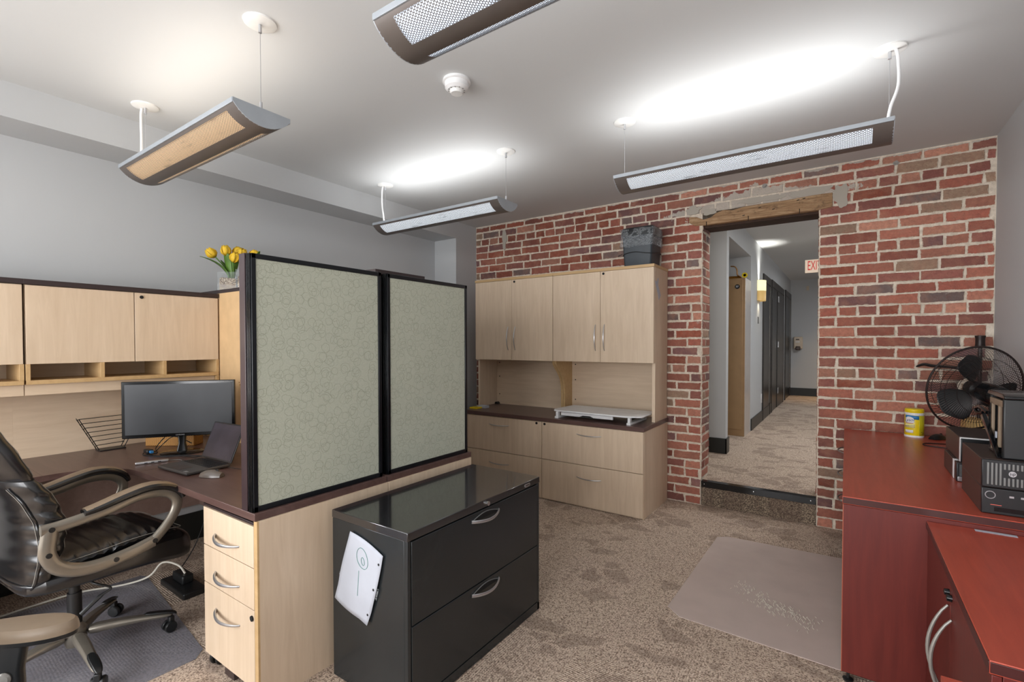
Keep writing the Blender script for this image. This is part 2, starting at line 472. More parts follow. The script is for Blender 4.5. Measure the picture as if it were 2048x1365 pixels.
M['silver'] = simple('brushed_silver', (196, 197, 200), 0.28, 0.85)
M['chrome'] = simple('chrome', (225, 225, 228), 0.12, 1.0)
M['nickel'] = simple('satin_handle_grey', (150, 146, 140), 0.42, 0.3)
M['taupe'] = simple('taupe_metal', (142, 135, 124), 0.30, 0.6)
M['leather'] = simple('black_leather', (20, 20, 22), 0.25, 0, 0.15, 0.12, 220, 0.8)
M['padtan'] = simple('tan_vinyl_and_sheen', (138, 120, 100), 0.42, 0, 0.08, 0.1, 300)  # real tan vinyl; on the executive chair, a painted reflection
M['stitch'] = simple('pale_stitching', (150, 145, 136), 0.8)
M['white'] = simple('white_plastic', (228, 228, 228), 0.4)
M['canopy'] = simple('white_enamel', (225, 225, 222), 0.4)
M['paper'] = simple('paper', (180, 184, 194), 0.75, 0, 0.03)
M['ink'] = simple('green_ink', (96, 140, 132), 0.8)
M['fixture'] = simple('fixture_taupe', (98, 90, 85), 0.45, 0.2)
M['fixture_edge'] = simple('fixture_silver_grey', (166, 172, 178), 0.4, 0.3)
M['perf'] = make_perf('perforated_steel', (98, 92, 88))
M['screen'] = simple('matte_screen', (40, 43, 48), 0.42, 0, 0.1, 0.0, 1, 0.6)
M['baseblack'] = simple('black_baseboard', (28, 30, 29), 0.35)
M['frame_dark'] = wood('espresso_doorframe', (34, 30, 28), (50, 45, 42), 'z', 0.35)
M['leafblack'] = simple('door_leaf_black', (20, 19, 18), 0.3)
M['tack'] = simple('tan_tackboard', (206, 172, 128), 0.85, 0, 0.06, 0.3, 240)
M['yellow'] = simple('yellow_plastic', (232, 204, 20), 0.35)
M['blue'] = simple('label_blue', (44, 120, 178), 0.5)
M['red'] = simple('sign_red', (205, 40, 36), 0.5)
M['navy'] = simple('navy_ink', (30, 50, 120), 0.5)
M['pink'] = simple('pink_ink', (200, 70, 130), 0.5)
M['green'] = simple('leaf_green', (88, 124, 44), 0.5, 0, 0.25)
M['greendark'] = simple('stem_green', (92, 130, 60), 0.5, 0, 0.2)
M['petal'] = simple('yellow_petal', (222, 182, 44), 0.6, 0, 0.2)
M['glass'] = glassy('clear_glass', (220, 228, 230), 0.07, 0.03, 1.0)
M['bag'] = glassy('clear_bag_film', (150, 156, 160), 0.12, 0.08, 1.0, 45, 0.30)
def _bagbump(m):
    nt = m.node_tree; n = nt.nodes.new('ShaderNodeTexNoise'); n.inputs['Scale'].default_value = 34; n.inputs['Detail'].default_value = 6; n.inputs['Distortion'].default_value = 2.5
    g = nt.nodes.new('ShaderNodeNewGeometry'); nt.links.new(g.outputs['Position'], n.inputs['Vector'])
    b = nt.nodes.new('ShaderNodeBump'); b.inputs['Distance'].default_value = .03; b.inputs['Strength'].default_value = 1
    nt.links.new(n.outputs['Fac'], b.inputs['Height']); nt.links.new(b.outputs['Normal'], nt.nodes['Principled BSDF'].inputs['Normal'])
    return m
def _bagglint(m):  # pale opaque streaks painted in for the film's crinkle highlights
    nt = m.node_tree; g = nt.nodes.new('ShaderNodeNewGeometry'); n = nt.nodes.new('ShaderNodeTexNoise')
    n.inputs['Scale'].default_value = 16; n.inputs['Detail'].default_value = 5; n.inputs['Distortion'].default_value = 3.0
    mp = nt.nodes.new('ShaderNodeMapping'); mp.inputs['Scale'].default_value = (1, 1, 2.2)
    nt.links.new(g.outputs['Position'], mp.inputs['Vector']); nt.links.new(mp.outputs[0], n.inputs['Vector'])
    r = nt.nodes.new('ShaderNodeValToRGB'); el = r.color_ramp.elements
    for e, (p, c) in zip([el[0], el[1], el.new(.5), el.new(.5), el.new(.5)], ((.40, .10), (.62, .12), (.485, .16), (.505, .85), (.525, .16))): e.position = p; e.color = (c, c, c, 1)
    nt.links.new(n.outputs['Fac'], r.inputs['Fac'])
    mx = [x for x in nt.nodes if x.type == 'MIX_SHADER'][0]; nt.links.new(r.outputs['Color'], mx.inputs[0])
    nt.nodes['Principled BSDF'].inputs['Base Color'].default_value = lin((214, 220, 224))
_bagglint(M['bag']); _bagbump(M['bag'])
M['mat'] = glassy('clear_vinyl_left', (150, 150, 160), 0.40, 0.16, 0.7, 5, 0.14)
M['mat2'] = glassy('hazy_vinyl_right', (226, 208, 198), 0.50, 0.36, 0.4, 4, 0.2)
M['card'] = simple('cardboard', (200, 166, 108), 0.85)
M['cabtan'] = simple('locker_taupe', (158, 126, 88), 0.45, 0.1, 0.05, 0.2, 300)
M['steel'] = simple('stainless_side', (214, 208, 204), 0.3, 0.55)
M['strap'] = simple('brown_strap', (150, 100, 26), 0.5)
M['pcgrey'] = simple('dark_case', (74, 62, 58), 0.36, 0.35)
M['pcblack'] = simple('bezel_black', (22, 23, 25), 0.35)
M['grille'] = simple('grille_grey', (120, 120, 118), 0.45, 0.3)
M['cable'] = simple('cable_black', (24, 24, 26), 0.5)
M['cablewhite'] = simple('cable_white', (220, 214, 200), 0.5)
M['dispenser'] = simple('dispenser_beige', (205, 190, 170), 0.4)
M['orange'] = simple('orange_plastic', (220, 100, 60), 0.5)
def make_gravel():
    t = NT('gravel'); vo = t.new('ShaderNodeTexVoronoi'); vo.inputs['Scale'].default_value = 240; t.l.new(t.geo(), vo.inputs['Vector'])
    s_ = t.new('ShaderNodeSeparateColor'); t.l.new(vo.outputs['Color'], s_.inputs[0])
    t.base(t.ramp(s_.outputs[0], [(0.1, lin((70, 50, 36))), (0.5, lin((136, 110, 84))), (0.9, lin((214, 196, 170)))])); t.rough(0.6); t.bump(vo.outputs['Distance'], 0.8, 0.004); return t.m
M['gravel'] = make_gravel()
def make_wicker():
    t = NT('wicker'); v = t.coord((1, 1, 1), (0.78, 0, 0))
    ck = t.new('ShaderNodeTexChecker'); ck.inputs['Scale'].default_value = 150; t.l.new(v, ck.inputs['Vector'])
    ck.inputs['Color1'].default_value = lin((206, 152, 78)); ck.inputs['Color2'].default_value = lin((112, 74, 32))
    t.base(ck.outputs['Color']); t.rough(0.7); t.bump(ck.outputs['Fac'], 0.5, 0.003); return t.m
M['wicker'] = make_wicker()

# ---------------------------------------------------------------- room shell
CZ = 2.785          # ceiling
BY = 4.418          # face of the brick wall
BY2 = 4.69          # far side of the brick wall
DX0, DX1, DZ0, DZ1 = -1.040, -0.178, 0.213, 2.455   # doorway
WXP, WXR, WX1 = -3.576, -3.90, 0.80
BACK = -2.60
HZ = 0.213          # corridor floor level
struct('floor', MB().box((WXR - .2, BACK - .2, -0.12), (WX1 + .2, BY + 0.27, 0)), M['carpet'], smooth=False)
struct('ceiling', MB().box((WXR - .2, BACK - .2, CZ), (WX1 + .2, BY2, CZ + .12)), M['ceil'], smooth=False)
lw = MB()
for ya, yb, za, zb in ((BACK, -2.3, 0, CZ), (-1.1, BY, 0, CZ), (-2.3, -1.1, 0, .7), (-2.3, -1.1, 2.3, CZ)): lw.box((WXR - .15, ya, za), (WXR, yb, zb))
struct('wall_left', lw, M['wall'], smooth=False)
struct('trim_1', MB().box((WXR, BACK, 2.602), (WXP, 4.062, CZ)), M['wall'], smooth=False)      # boxed soffit
struct('trim_2', MB().box((WXR, 4.062, 0), (WXP, BY, CZ)), M['wall'], smooth=False)            # pier in the far corner
struct('wall_right', MB().box((WX1, BACK, 0), (WX1 + .15, BY, CZ)), M['wall'], smooth=False)
bw = MB()
added_wins = [(-3.3, -0.7), (-0.35, 0.55)]  # unseen windows added to bring in fill light
for a, b in ((WXR, -3.3), (-0.7, -0.35), (0.55, WX1)): bw.box((a, BACK - .15, 0), (b, BACK, CZ))
for a, b in added_wins: bw.box((a, BACK - .15, 0), (b, BACK, 0.62)); bw.box((a, BACK - .15, 2.36), (b, BACK, CZ))
struct('wall_back', bw, M['wall'], smooth=False)
for i, (a, b) in enumerate(added_wins):
    f = MB()
    for x0, x1, z0, z1 in ((a, a + .05, .62, 2.36), (b - .05, b, .62, 2.36), (a, b, .62, .67), (a, b, 2.31, 2.36), ((a + b) / 2 - .02, (a + b) / 2 + .02, .62, 2.36)):
        f.box((x0, BACK - .10, z0), (x1, BACK - .03, z1))
    struct('added_window_%d' % (i + 1), f, M['white'], bevel=.003)
f = MB()  # one of the unseen windows, added to light the right wall
for ya, yb, za, zb in ((-2.3, -2.25, .7, 2.3), (-1.15, -1.1, .7, 2.3), (-2.3, -1.1, .7, .75), (-2.3, -1.1, 2.25, 2.3), (-1.72, -1.68, .7, 2.3)): f.box((WXR - .10, ya, za), (WXR - .03, yb, zb))
struct('added_window_3', f, M['white'], bevel=.003)
struct('baseboard_left', MB().box((WXR, BACK, 0), (WXR + .014, 4.06, .2)), M['baseblack'], bevel=.003)

# brick wall: a mortar body with individual bricks standing proud of it
mort = MB()
mort.box((WXP - .02, BY, 0), (DX0, BY2, CZ)); mort.box((DX1, BY, 0), (WX1 + .15, BY2, CZ))
mort.box((DX0, BY, DZ1 + .11), (DX1, BY2, CZ)); mort.box((DX0, BY + .03, -.1), (DX1, BY2, DZ0 - .005))
struct('wall_back_brick', mort, M['mortar'], smooth=False)
bk = MB()
CH = 0.0775
cols = [((168, 104, 86), 5), ((158, 92, 76), 5), ((178, 118, 98), 4), ((148, 92, 82), 4), ((128, 92, 90), 1.6), ((162, 136, 114), 1.5), ((118, 104, 100), 1.1), ((190, 134, 112), 2.6), ((150, 80, 60), 2)]
def pick(xc):
    ws_ = [w_ for _, w_ in cols]
    if xc < -1.4: ws_ = [2, 4, 1, 3, 2, 1.6, 1.3, 1, 6]
    c = random.choices(cols, ws_)[0][0]
    k = random.uniform(.93, 1.18)
    if xc < -1.2: k *= 0.90
    return lin(tuple(min(255, v * k) for v in c))
def add_brick(P, u0, u1, z0, z1, col):
    """P(u, z, d) maps wall coordinates and depth to the world"""
    j = lambda a=.0034: random.uniform(-a, a)
    d = random.uniform(.003, .008); dd = j(.002)
    a = [(u0 + j(), z0 + j()), (u1 + j(), z0 + j()), (u1 + j(), z1 + j()), (u0 + j(), z1 + j())]
    e = .0035
    f = [(a[0][0] + e, a[0][1] + e), (a[1][0] - e, a[1][1] + e), (a[2][0] - e, a[2][1] - e), (a[3][0] + e, a[3][1] - e)]
    m = [P(u, z, d * .55) for u, z in a]; o = [P(u, z, -.004) for u, z in a]; t_ = [P(u, z, d + dd * (i % 2)) for i, (u, z) in enumerate(f)]
    e2 = min(.016, (z1 - z0) * .3, (u1 - u0) * .3)
    g = [(f[0][0] + e2, f[0][1] + e2), (f[1][0] - e2, f[1][1] + e2), (f[2][0] - e2, f[2][1] - e2), (f[3][0] + e2, f[3][1] - e2)]
    q_ = [P(u, z, d + .0012) for u, z in g]
    fs = [(12, 13, 14, 15)]
    for i in range(4):
        k = (i + 1) % 4; fs += [(i, k, k + 4, i + 4), (i + 4, k + 4, k + 8, i + 8), (i + 8, k + 8, k + 12, i + 12)]
    n0 = bk.add(o + m + t_ + q_, fs, col)
    for i in range(16): bk.va[n0 + i] = (0, 0, .12, 1)[i // 4]
front = lambda u, z, d: (u, BY - d, z)
def row(u0, u1, k, x_first, L, P=front, zlo=0, zhi=9):
    z0 = k * CH + .0065; z1 = (k + 1) * CH - .0065
    z0 = max(z0, zlo); z1 = min(z1, zhi)
    if z1 - z0 < .02: return
    x = x_first
    while x < u1:
        l = L + random.uniform(-.008, .008)
        a, b = max(x, u0), min(x + l, u1)
        if b - a > .035: add_brick(P, a + .005, b - .005, z0 + random.uniform(-.002, .002), z1 + random.uniform(-.002, .002), pick((a + b) / 2))
        x += l + .004
def is_header(k): return k % 6 == 3
NR = int(CZ / CH) + 1
for k in range(NR):
    zc = (k + .5) * CH
    L = .118 if is_header(k) else .232
    spans = []
    if zc > DZ1 + .11: spans = [(WXP, WX1)]
    elif zc > DZ1: spans = [(WXP, DX0 - .11), (DX1 + .085, WX1)]
    else: spans = [(WXP, DX0), (DX1, WX1)]
    for a, b in spans:
        off = -random.uniform(.02, .05) if k % 2 else -random.uniform(.12, .15)
        if a > -1: # quoin edge at the doorway: alternate whole and half bricks
            off = 0 if k % 2 else -.116
            if is_header(k): off = 0
            row(a, b, k, a + off, L, zhi=CZ - .012)
        elif b < 0: # right end bonded into the left jamb
            n = int((b - a) / L) + 2
            xs = b - n * (L + .004) + (.0 if k % 2 else .116) + .002
            row(a, b, k, xs, L, zhi=CZ - .012)
        else: row(a, b, k, a + off, L, zhi=CZ - .012)
left_j = lambda u, z, d: (DX0 + d, u, z)
right_j = lambda u, z, d: (DX1 - d, u, z)
for k in range(2, NR):
    if (k + .5) * CH > DZ1: break
    row(BY, BY2, k, BY - (.0 if k % 2 else .116), .232, left_j, zlo=DZ0)
    row(BY, BY2, k, BY - (.116 if k % 2 else 0), .232, right_j, zlo=DZ0)
tag(struct('trim_3', bk, M['brick'], smooth=False), None)
# lintel
lt = thing('timber_lintel', 'rough old timber beam bridging the top of the brick doorway', 'beam', (-.62, BY + .13, DZ1))
b = MB()
pts_top = [(-1.150, 2.492), (-1.152, 2.545), (-1.09, 2.535), (-1.03, 2.505), (-.97, 2.515), (-.93, 2.545), (-.87, 2.562), (-.8, 2.55), (-.7, 2.566), (-.4, 2.566), (-.2, 2.574), (-.095, 2.572), (-.095, 2.462), (-.178, 2.455), (-1.04, 2.455), (-1.10, 2.458)]
b.prism(pts_top, BY - .012, BY + .10, 'y')
b.build('beam', M['lintel'], lt, bevel=.004)
b = MB().box((DX0, BY + .10, DZ1 - .012), (DX1, BY2, DZ1 + .02)); b.box((DX0, BY + .035, DZ1 - .02), (DX1, BY + .10, DZ1))
b.build('soffit_board', simple('dark_timber', (58, 38, 26), .8, 0, .25, .5, 40), lt, bevel=.003)
b = MB()
for x in (-1.005, -.675, -.31): b.tube([(x, BY - .022, DZ1 + .024), (x, BY - .015, DZ1 + .02), (x, BY - .014, DZ1 - .012)], .0026, 6)
for x, z in ((-.72, 2.49), (-.6, 2.535), (-.5, 2.508), (-.33, 2.55), (-.29, 2.556)): b.tube([(x, BY - .0125, z), (x + .018, BY - .0125, z + .003)], .003, 6)
b.build('nail', M['blackgap'], lt)
# rough plaster smears by the beam end
pl = MB()
def blob(cx, cz, rx, rz, seed, n=26):
    pts = []
    for i in range(n):
        a = 2 * PI * i / n
        q = 1 + .75 * noise.noise(Vector((math.cos(a) * 1.6, math.sin(a) * 1.6, seed))) * .8
        pts.append((cx + rx * q * math.cos(a), cz + rz * q * math.sin(a)))
    pl.prism(pts, BY - .011, BY + .002, 'y')
blob(-.045, 2.54, .05, .085, 1.3); 0; blob(-1.11, 2.60, .055, .035, 2.2); blob(-.98, 2.565, .06, .03, 7.7); blob(-.25, 2.605, .16, .03, 3.3); blob(-.60, 2.60, .15, .024, 9.2)
blob(-3.16, 2.60, .035, .10, 5.5)
tag(struct('trim_4', pl, make_paint('old_plaster', (176, 168, 156), .9), smooth=False), None)
for x, z in ((.281, 2.717), (-.557, 2.709)):
    b = MB().lathe([(.0, .012), (.012, .012), (.012, 0), (.02, 0), (.02, -.004)][::-1], 6, frame((x, BY - .008, z), (1, 0, 0), (0, 0, 1)) @ Matrix.Scale(1, 4))
    o = b.build('wall_bolt', M['nickel'])
    tag(o, 'small steel bolt head in the brick above the %s' % ('right end of the long right-hand light' if x > 0 else 'doorway, near the middle of its beam'), 'bolt', 'bolts in the brick wall')

# doorway step
st = thing('doorway_step', 'carpet-covered step up into the corridor, between the brick jambs', 'step', ((DX0 + DX1) / 2, BY, 0))
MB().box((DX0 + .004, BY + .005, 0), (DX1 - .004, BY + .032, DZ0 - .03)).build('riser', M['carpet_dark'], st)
MB().prism([(BY - .012, DZ0 - .048), (BY - .004, DZ0 - .048), (BY + .0, DZ0 - .003), (BY + .045, DZ0 - .001), (BY + .045, DZ0 + .006), (BY - .010, DZ0 + .004)], DX0 + .004, DX1 - .004, 'x').build('nosing', M['glossblack'], st, bevel=.0015)
for x in (-1.01, -.62, -.215): MB().sphere((x, BY - .013, DZ0 - .02), (.005, .003, .005), 8, 6).build('screw', M['chrome'], st)

# ---------------------------------------------------------------- corridor beyond the doorway
HX = -1.078; HC_ = 2.893; HE = 12.95
hf = MB().box((-1.9, BY + .033, HZ - .1), (1.2, HE + .2, HZ))
struct('floor_corridor', hf, M['carpet'], smooth=False)
struct('ceiling_corridor', MB().box((-1.9, BY2, HC_), (1.2, HE + .2, HC_ + .1)), M['ceil'], smooth=False)
cw = MB(); cw.box((HX - .15, 7.28, HZ), (HX, 11.75, HC_)); cw.box((HX - .15, 11.75, 2.55), (HX, HE, HC_)); cw.box((HX - .15, 12.95, HZ), (HX, HE + .2, HC_))
struct('wall_corridor_left', cw, M['wall'], smooth=False)
struct('wall_corridor_alcove', MB().box((-1.9, 7.28, HZ), (HX - .15, 7.34, HC_)).box((-1.9, BY2, HZ), (-1.82, 7.3, HC_)), M['wall'], smooth=False)
struct('trim_5', MB().box((-1.82, 5.78, 2.616), (HX, 7.28, HC_)), M['wall'], smooth=False)
struct('wall_corridor_nib', MB().box((-1.82, 5.66, HZ), (HX, 5.78, HC_)), M['wall'], smooth=False)
struct('baseboard_corridor_nib', MB().box((-1.82, 5.645, HZ), (HX + .014, 5.66, HZ + .168)).box((HX, 5.645, HZ), (HX + .014, 5.80, HZ + .168)), M['baseblack'], bevel=.003)
struct('wall_corridor_end', MB().box((-1.3, HE, HZ), (1.2, HE + .15, HC_)), M['wall'], smooth=False)
struct('wall_corridor_right', MB().box((1.1, BY2, HZ), (1.2, HE, HC_)), M['wall'], smooth=False)
struct('baseboard_corridor_left', MB().box((HX, 7.35, HZ), (HX + .014, 9.46, HZ + .165)), M['baseblack'], bevel=.003)
struct('baseboard_corridor_end', MB().box((HX, HE - .014, HZ), (1.1, HE, HZ + .18)), M['baseblack'], bevel=.003)
# corridor doors along the left wall
def door(n, y0, y1, ztop, solid_from=None, jut=.02):
    r_ = thing('door_%d' % n, None, None, (HX, (y0 + y1) / 2, HZ)); r_['kind'] = 'structure'
    f = MB(); w_ = .09
    f.box((HX - .12, y0, HZ), (HX + jut, y0 + w_, ztop)); f.box((HX - .12, y1 - w_, HZ), (HX + jut, y1, ztop)); f.box((HX - .12, y0 + w_, ztop - .12), (HX + jut, y1 - w_, ztop))
    f.build('door_frame', M['frame_dark'], r_, bevel=.004)
    MB().box((HX - .02, y0 + w_, HZ + .005), (HX + .006, y1 - w_, ztop - .12)).build('door_leaf', M['leafblack'], r_)
    b = MB()
    for yy in (y0 + w_ + .01, y1 - w_ - .02): b.box((HX - .0, yy, HZ + .2), (HX + .012, yy + .012, ztop - .13))
    b.build('glazing_bead', M['nickel'], r_)
    return r_
door(1, 8.42, 9.34, 2.52)
d2 = door(2, 9.46, 11.42, 2.535)
b = MB()
for z in (2.2, 1.35, .48): b.box((HX + .022, 10.30, z), (HX + .03, 10.42, z + .11))
b.build('hinge', M['silver'], d2)
MB().box((HX - .01, 10.3, HZ + .01), (HX + .016, 11.33, 2.40)).build('open_leaf', M['frame_dark'], d2)
door(3, 11.72, 12.93, 2.565)

# metal locker in the corridor
lk = thing('metal_locker', 'tall taupe metal locker with a steel side standing in the corridor', 'locker', (-1.19, 7.05, HZ))
MB().box((-1.42, 6.84, HZ), (HX, 7.27, 2.275)).build('body', M['cabtan'], lk, bevel=.004)
MB().box((-1.405, 6.828, HZ + .09), (-1.105, 6.84, 2.255)).build('door_panel', M['cabtan'], lk, bevel=.003)
MB().box((HX, 6.845, HZ), (HX + .004, 7.27, 2.275)).build('steel_side', M['steel'], lk, bevel=.001)
b = MB().cyl((-1.17, 6.828, 2.165), (-1.17, 6.824, 2.165), .03, 24); ds = b.build('round_sticker', M['blackgap'], lk)
b = MB()
for x, z, w_, h_ in ((-1.186, 2.166, .007, .012), (-1.176, 2.166, .009, .012), (-1.163, 2.166, .008, .012), (-1.186, 2.155, .011, .006), (-1.172, 2.155, .012, .006)): b.box((x, 6.8232, z), (x + w_, 6.8242, z + h_))
b.build('sticker_print', M['paper'], ds)
b = MB().tube(spline([(-1.28, 7.0, 2.46), (-1.23, 7.0, 2.45), (-1.205, 7.0, 2.40), (-1.2, 7.0, 2.34), (-1.17, 7.0, 2.315), (-1.16, 7.02, 2.296), (-1.26, 7.0, 2.296), (-1.32, 7.0, 2.296)]), .024, 8, (1.5, .3), (0, 1, 0))
tag(b.build('webbing_strap', M['strap']), 'brown and yellow webbing strap curling up on top of the metal locker', 'strap')
b = MB().lathe([(.018, -.012), (.034, -.012), (.034, .012), (.018, .012), (.018, -.012)], 24, frame((-1.09, 6.87, 2.312), (1, 0, 0), (0, 0, 1)))
tag(b.build('tape_roll', M['yellow']), 'roll of yellow tape on the front corner of the metal locker', 'tape')

# sconce
sn = thing('wall_sconce', 'cream half-cylinder wall sconce shining up the corridor wall', 'lamp', (HX, 7.98, 2.2))
rg = [[Vector((HX + .10 * math.sin(PI * k / 12), 7.98 - .12 * math.cos(PI * k / 12), z)) for k in range(13)] for z in (2.055, 2.06, 2.2, 2.355)]
b = MB().loft(rg[:3], caps=False, closed=False); b.build('lower_shade', emit('sconce_lower_glow', (1.0, .66, .24, 1), .28), sn, solid=.004)
b = MB().loft(rg[2:], caps=False, closed=False); b.build('glowing_shade', emit('sconce_glow', (1.0, .92, .55, 1), .95), sn, solid=.004)
area_light('sconce_uplight', (HX + .05, 7.98, 2.36), (R(180), R(-4), 0), .08, .10, 1.8, (1, .97, .9), 75)
area_light('sconce_downlight', (HX + .06, 7.98, 2.05), (0, 0, 0), .06, .1, .5, (1, .85, .6), 120)
# unseen ceiling lamps added to brighten the corridor, right of what the doorway shows
for i, yy in enumerate((6.6, 10.2)):
    cl = thing('added_ceiling_lamp', 'added unseen round white flush ceiling lamp in the corridor, %s' % ('nearer the brick doorway' if i == 0 else 'nearer the exit sign'), 'lamp', (.55, yy, HC_), group='added flush corridor ceiling lamps')
    MB().lathe([(.16, HC_ - .001), (.17, HC_ - .03), (.12, HC_ - .07), (.02, HC_ - .08)], 28, Matrix.Translation((.55, yy, 0))).build('added_lamp_bowl', emit('added_lamp_bowl_glow', (1, .97, .93, 1), 2.0), cl)
    area_light('corridor_fill_light', (.55, yy, HC_ - .1), (0, 0, 0), .4, .4, 30, (.93, .96, 1.0))
area_light('corridor_entry_downlight', (-.2, 4.98, HC_ - .02), (0, 0, 0), .25, .25, 9, (1, .97, .93))
area_light('corridor_far_warm_downlight', (-.3, 12.3, HC_ - .02), (0, 0, 0), .25, .25, 3, (1, .66, .3), 60)
# exit sign, dispenser, thermostat, switch, socket
ex = thing('exit_sign', 'white exit sign with red letters hanging in the corridor', 'sign', (-.36, 8.02, 2.52))
MB().box((-.49, 8.0, 2.425), (-.14, 8.04, 2.607)).build('sign_box', emit('sign_face_glow', (1, .80, .62, 1), .32), ex, bevel=.004)
text('exit_letters', 'EXIT', .185, emit('exit_red_glow', (.80, .035, .03, 1), .30), ex, frame((-.462, 7.998, 2.517), (1, 0, 0), (0, 0, 1)) @ Matrix.Diagonal((.44, 1, 1, 1)), .002, 'LEFT')
MB().box((-.33, 8.01, 2.607), (-.30, 8.03, HC_)).build('stem', M['white'], ex)
dp = thing('sanitizer_dispenser', 'beige hand sanitizer dispenser on the corridor end wall', 'dispenser', (-.91, HE, 1.43))
MB().box((-1.0, HE - .10, 1.30), (-.82, HE, 1.58)).build('housing', M['dispenser'], dp, bevel=.02)
MB().box((-.96, HE - .13, 1.27), (-.86, HE - .02, 1.36)).build('push_bar', M['pcgrey'], dp, bevel=.02)
MB().box((-.955, HE - .102, 1.505), (-.885, HE - .099, 1.53)).build('dark_label', M['pcgrey'], dp)
MB().box((-.96, HE - .102, 1.45), (-.875, HE - .099, 1.47)).build('level_window', M['white'], dp)
b = MB().box((-.76, HE - .02, 2.64), (-.71, HE, 2.74)); tag(b.build('wall_sensor', M['dispenser'], bevel=.004), 'small grey sensor box high on the corridor end wall', 'sensor')
b = MB().box((HX, 7.92, 1.72), (HX + .008, 8.0, 1.82)); tag(b.build('light_switch', M['grille'], bevel=.002), 'small grey switch plate below the corridor sconce', 'switch')
b = MB().box((HX, 8.30, .50), (HX + .008, 8.38, .64)); tag(b.build('wall_socket', M['white'], bevel=.002), 'white socket plate low on the corridor wall beside the first black door', 'socket')

# ---------------------------------------------------------------- pendant lights
def fixture(label, x0, x1, yc, ztop, power, col, glow, cord_end, lit=1.0):
    r_ = thing('pendant_light', label, 'light', ((x0 + x1) / 2, yc, ztop), group='suspended lights with perforated undersides')
    W, D_ = .122, .064
    Rr = (W * W + D_ * D_) / (2 * D_); a0 = math.asin(W / Rr); zc = ztop - .014 - D_ + Rr
    def arc(t): return (yc + Rr * math.sin(t), zc - Rr * math.cos(t))
    def strip(ta, tb, xa, xb, n=6):
        g = []
        for i in range(n + 1):
            t = ta + (tb - ta) * i / n; y, z = arc(t); g.append((y, z))
        n_ = len(g)
        return [(xa, y, z) for y, z in g] + [(xb, y, z) for y, z in g], [(i, i + 1, n_ + i + 1, n_ + i) for i in range(n_ - 1)]
    h = MB(); t1, t2 = .24 * a0, .86 * a0; e = .075
    for ta, tb, xa, xb in [(c_, d_, e_, f_) for c_, d_ in ((-t1, t1), (-a0, -t2), (t2, a0)) for e_, f_ in ((x0, x0 + e), (x0 + e, x1 - e), (x1 - e, x1))] + [ (-t2, -t1, x0, x0 + e), (-t2, -t1, x1 - e, x1), (t1, t2, x0, x0 + e), (t1, t2, x1 - e, x1)]:
        h.add(*strip(ta, tb, xa, xb))
    h.build('curved_housing', M['fixture'], r_, merge=.0003, ang=1.2)
    p = MB()
    for ta, tb in ((-t2, -t1), (t1, t2)): p.add(*strip(ta, tb, x0 + e, x1 - e))
    p.build('perforated_panel', M['perf'], r_)
    arcp = [arc(-a0 + 2 * a0 * i / 16) for i in range(17)]
    poly = [(yc - W, ztop)] + arcp + [(yc + W, ztop)]
    for xa, xb in ((x0 - .003, x0 + .003), (x1 - .003, x1 + .003)): MB().prism(poly, xa, xb, 'x').build('end_cap', M['fixture_edge'], r_)
    for ya, yb in ((yc - W - .002, yc - W + .004), (yc + W - .004, yc + W + .002)): MB().box((x0, ya, ztop - .02), (x1, yb, ztop)).build('side_rail', M['fixture_edge'], r_, bevel=.001)
    df = MB(); g_ = []
    for i in range(15):
        t = -.97 * a0 + 1.94 * a0 * i / 14; g_.append((yc + (Rr - .009) * math.sin(t), zc - (Rr - .009) * math.cos(t)))
    df.loft([[Vector((xx, y, z)) for y, z in g_] for xx in (x0 + .01, x1 - .01)], caps=False, closed=False)
    df.build('diffuser', emit('diffuser_glow_' + str(len(bpy.data.materials)), glow, lit, .4), r_)
    a = area_light('pendant_uplight', ((x0 + x1) / 2, yc, ztop - .012), (R(180), 0, 0), x1 - x0 - .12, .15, power, col, 175)
    xa, xb = x0 + .02, x1 - .012
    for i, x in enumerate((xa, xb)):
        cn = MB().lathe([(.001, CZ - .012), (.045, CZ - .012), (.064, CZ - .006), (.066, CZ)], 32, Matrix.Translation((x, yc, 0)))
        c_ = cn.build('ceiling_canopy', M['canopy'], r_)
        MB().cyl((x, yc, CZ - .045), (x, yc, CZ - .012), .007, 10).build('cable_grip', M['silver'], c_)
        MB().cyl((x, yc, ztop), (x, yc, CZ - .04), .0013, 6).build('suspension_wire', M['silver'], r_)
        MB().cyl((x, yc, ztop - .005), (x, yc, ztop + .03), .006, 8).build('wire_gripper', M['silver'], r_)
    if cord_end is not None:
        x = (xa, xb)[cord_end]; s_ = -1 if cord_end == 0 else 1
        b = MB().tube(spline([(x + .022 * s_, yc - .01, CZ - .012), (x + .03 * s_, yc - .012, CZ - .06), (x + .032 * s_, yc - .01, (CZ + ztop) / 2), (x + .004 * s_, yc - .02, ztop + .08), (x - .008 * s_, yc - .02, ztop - .005)]), .0068, 10)
        b.build('power_cord', M['white'], r_)
    return r_
fixture('warm brownish pendant light over the left desk', -3.32, -2.035, 1.085, 2.42, 2.2, (1, .97, .92), (1.0, .70, .42, 1), 0, lit=.60)
fixture('pendant light cut off by the top of the picture', -1.175, .13, 1.085, 2.415, 2.6, (1, .98, .96), (.80, .88, 1.0, 1), None, lit=.95)
fixture('pendant light nearest the far left corner, between the wall soffit and the brick wall', -3.275, -1.975, 2.79, 2.44, 4.6, (1, .98, .96), (.86, .92, 1.0, 1), 0, lit=.95)
fixture('pendant light with a hanging white cord, rightmost, in front of the brick doorway', -1.150, .165, 2.845, 2.43, 5.2, (1, .98, .96), (.86, .92, 1.0, 1), 1, lit=.95)

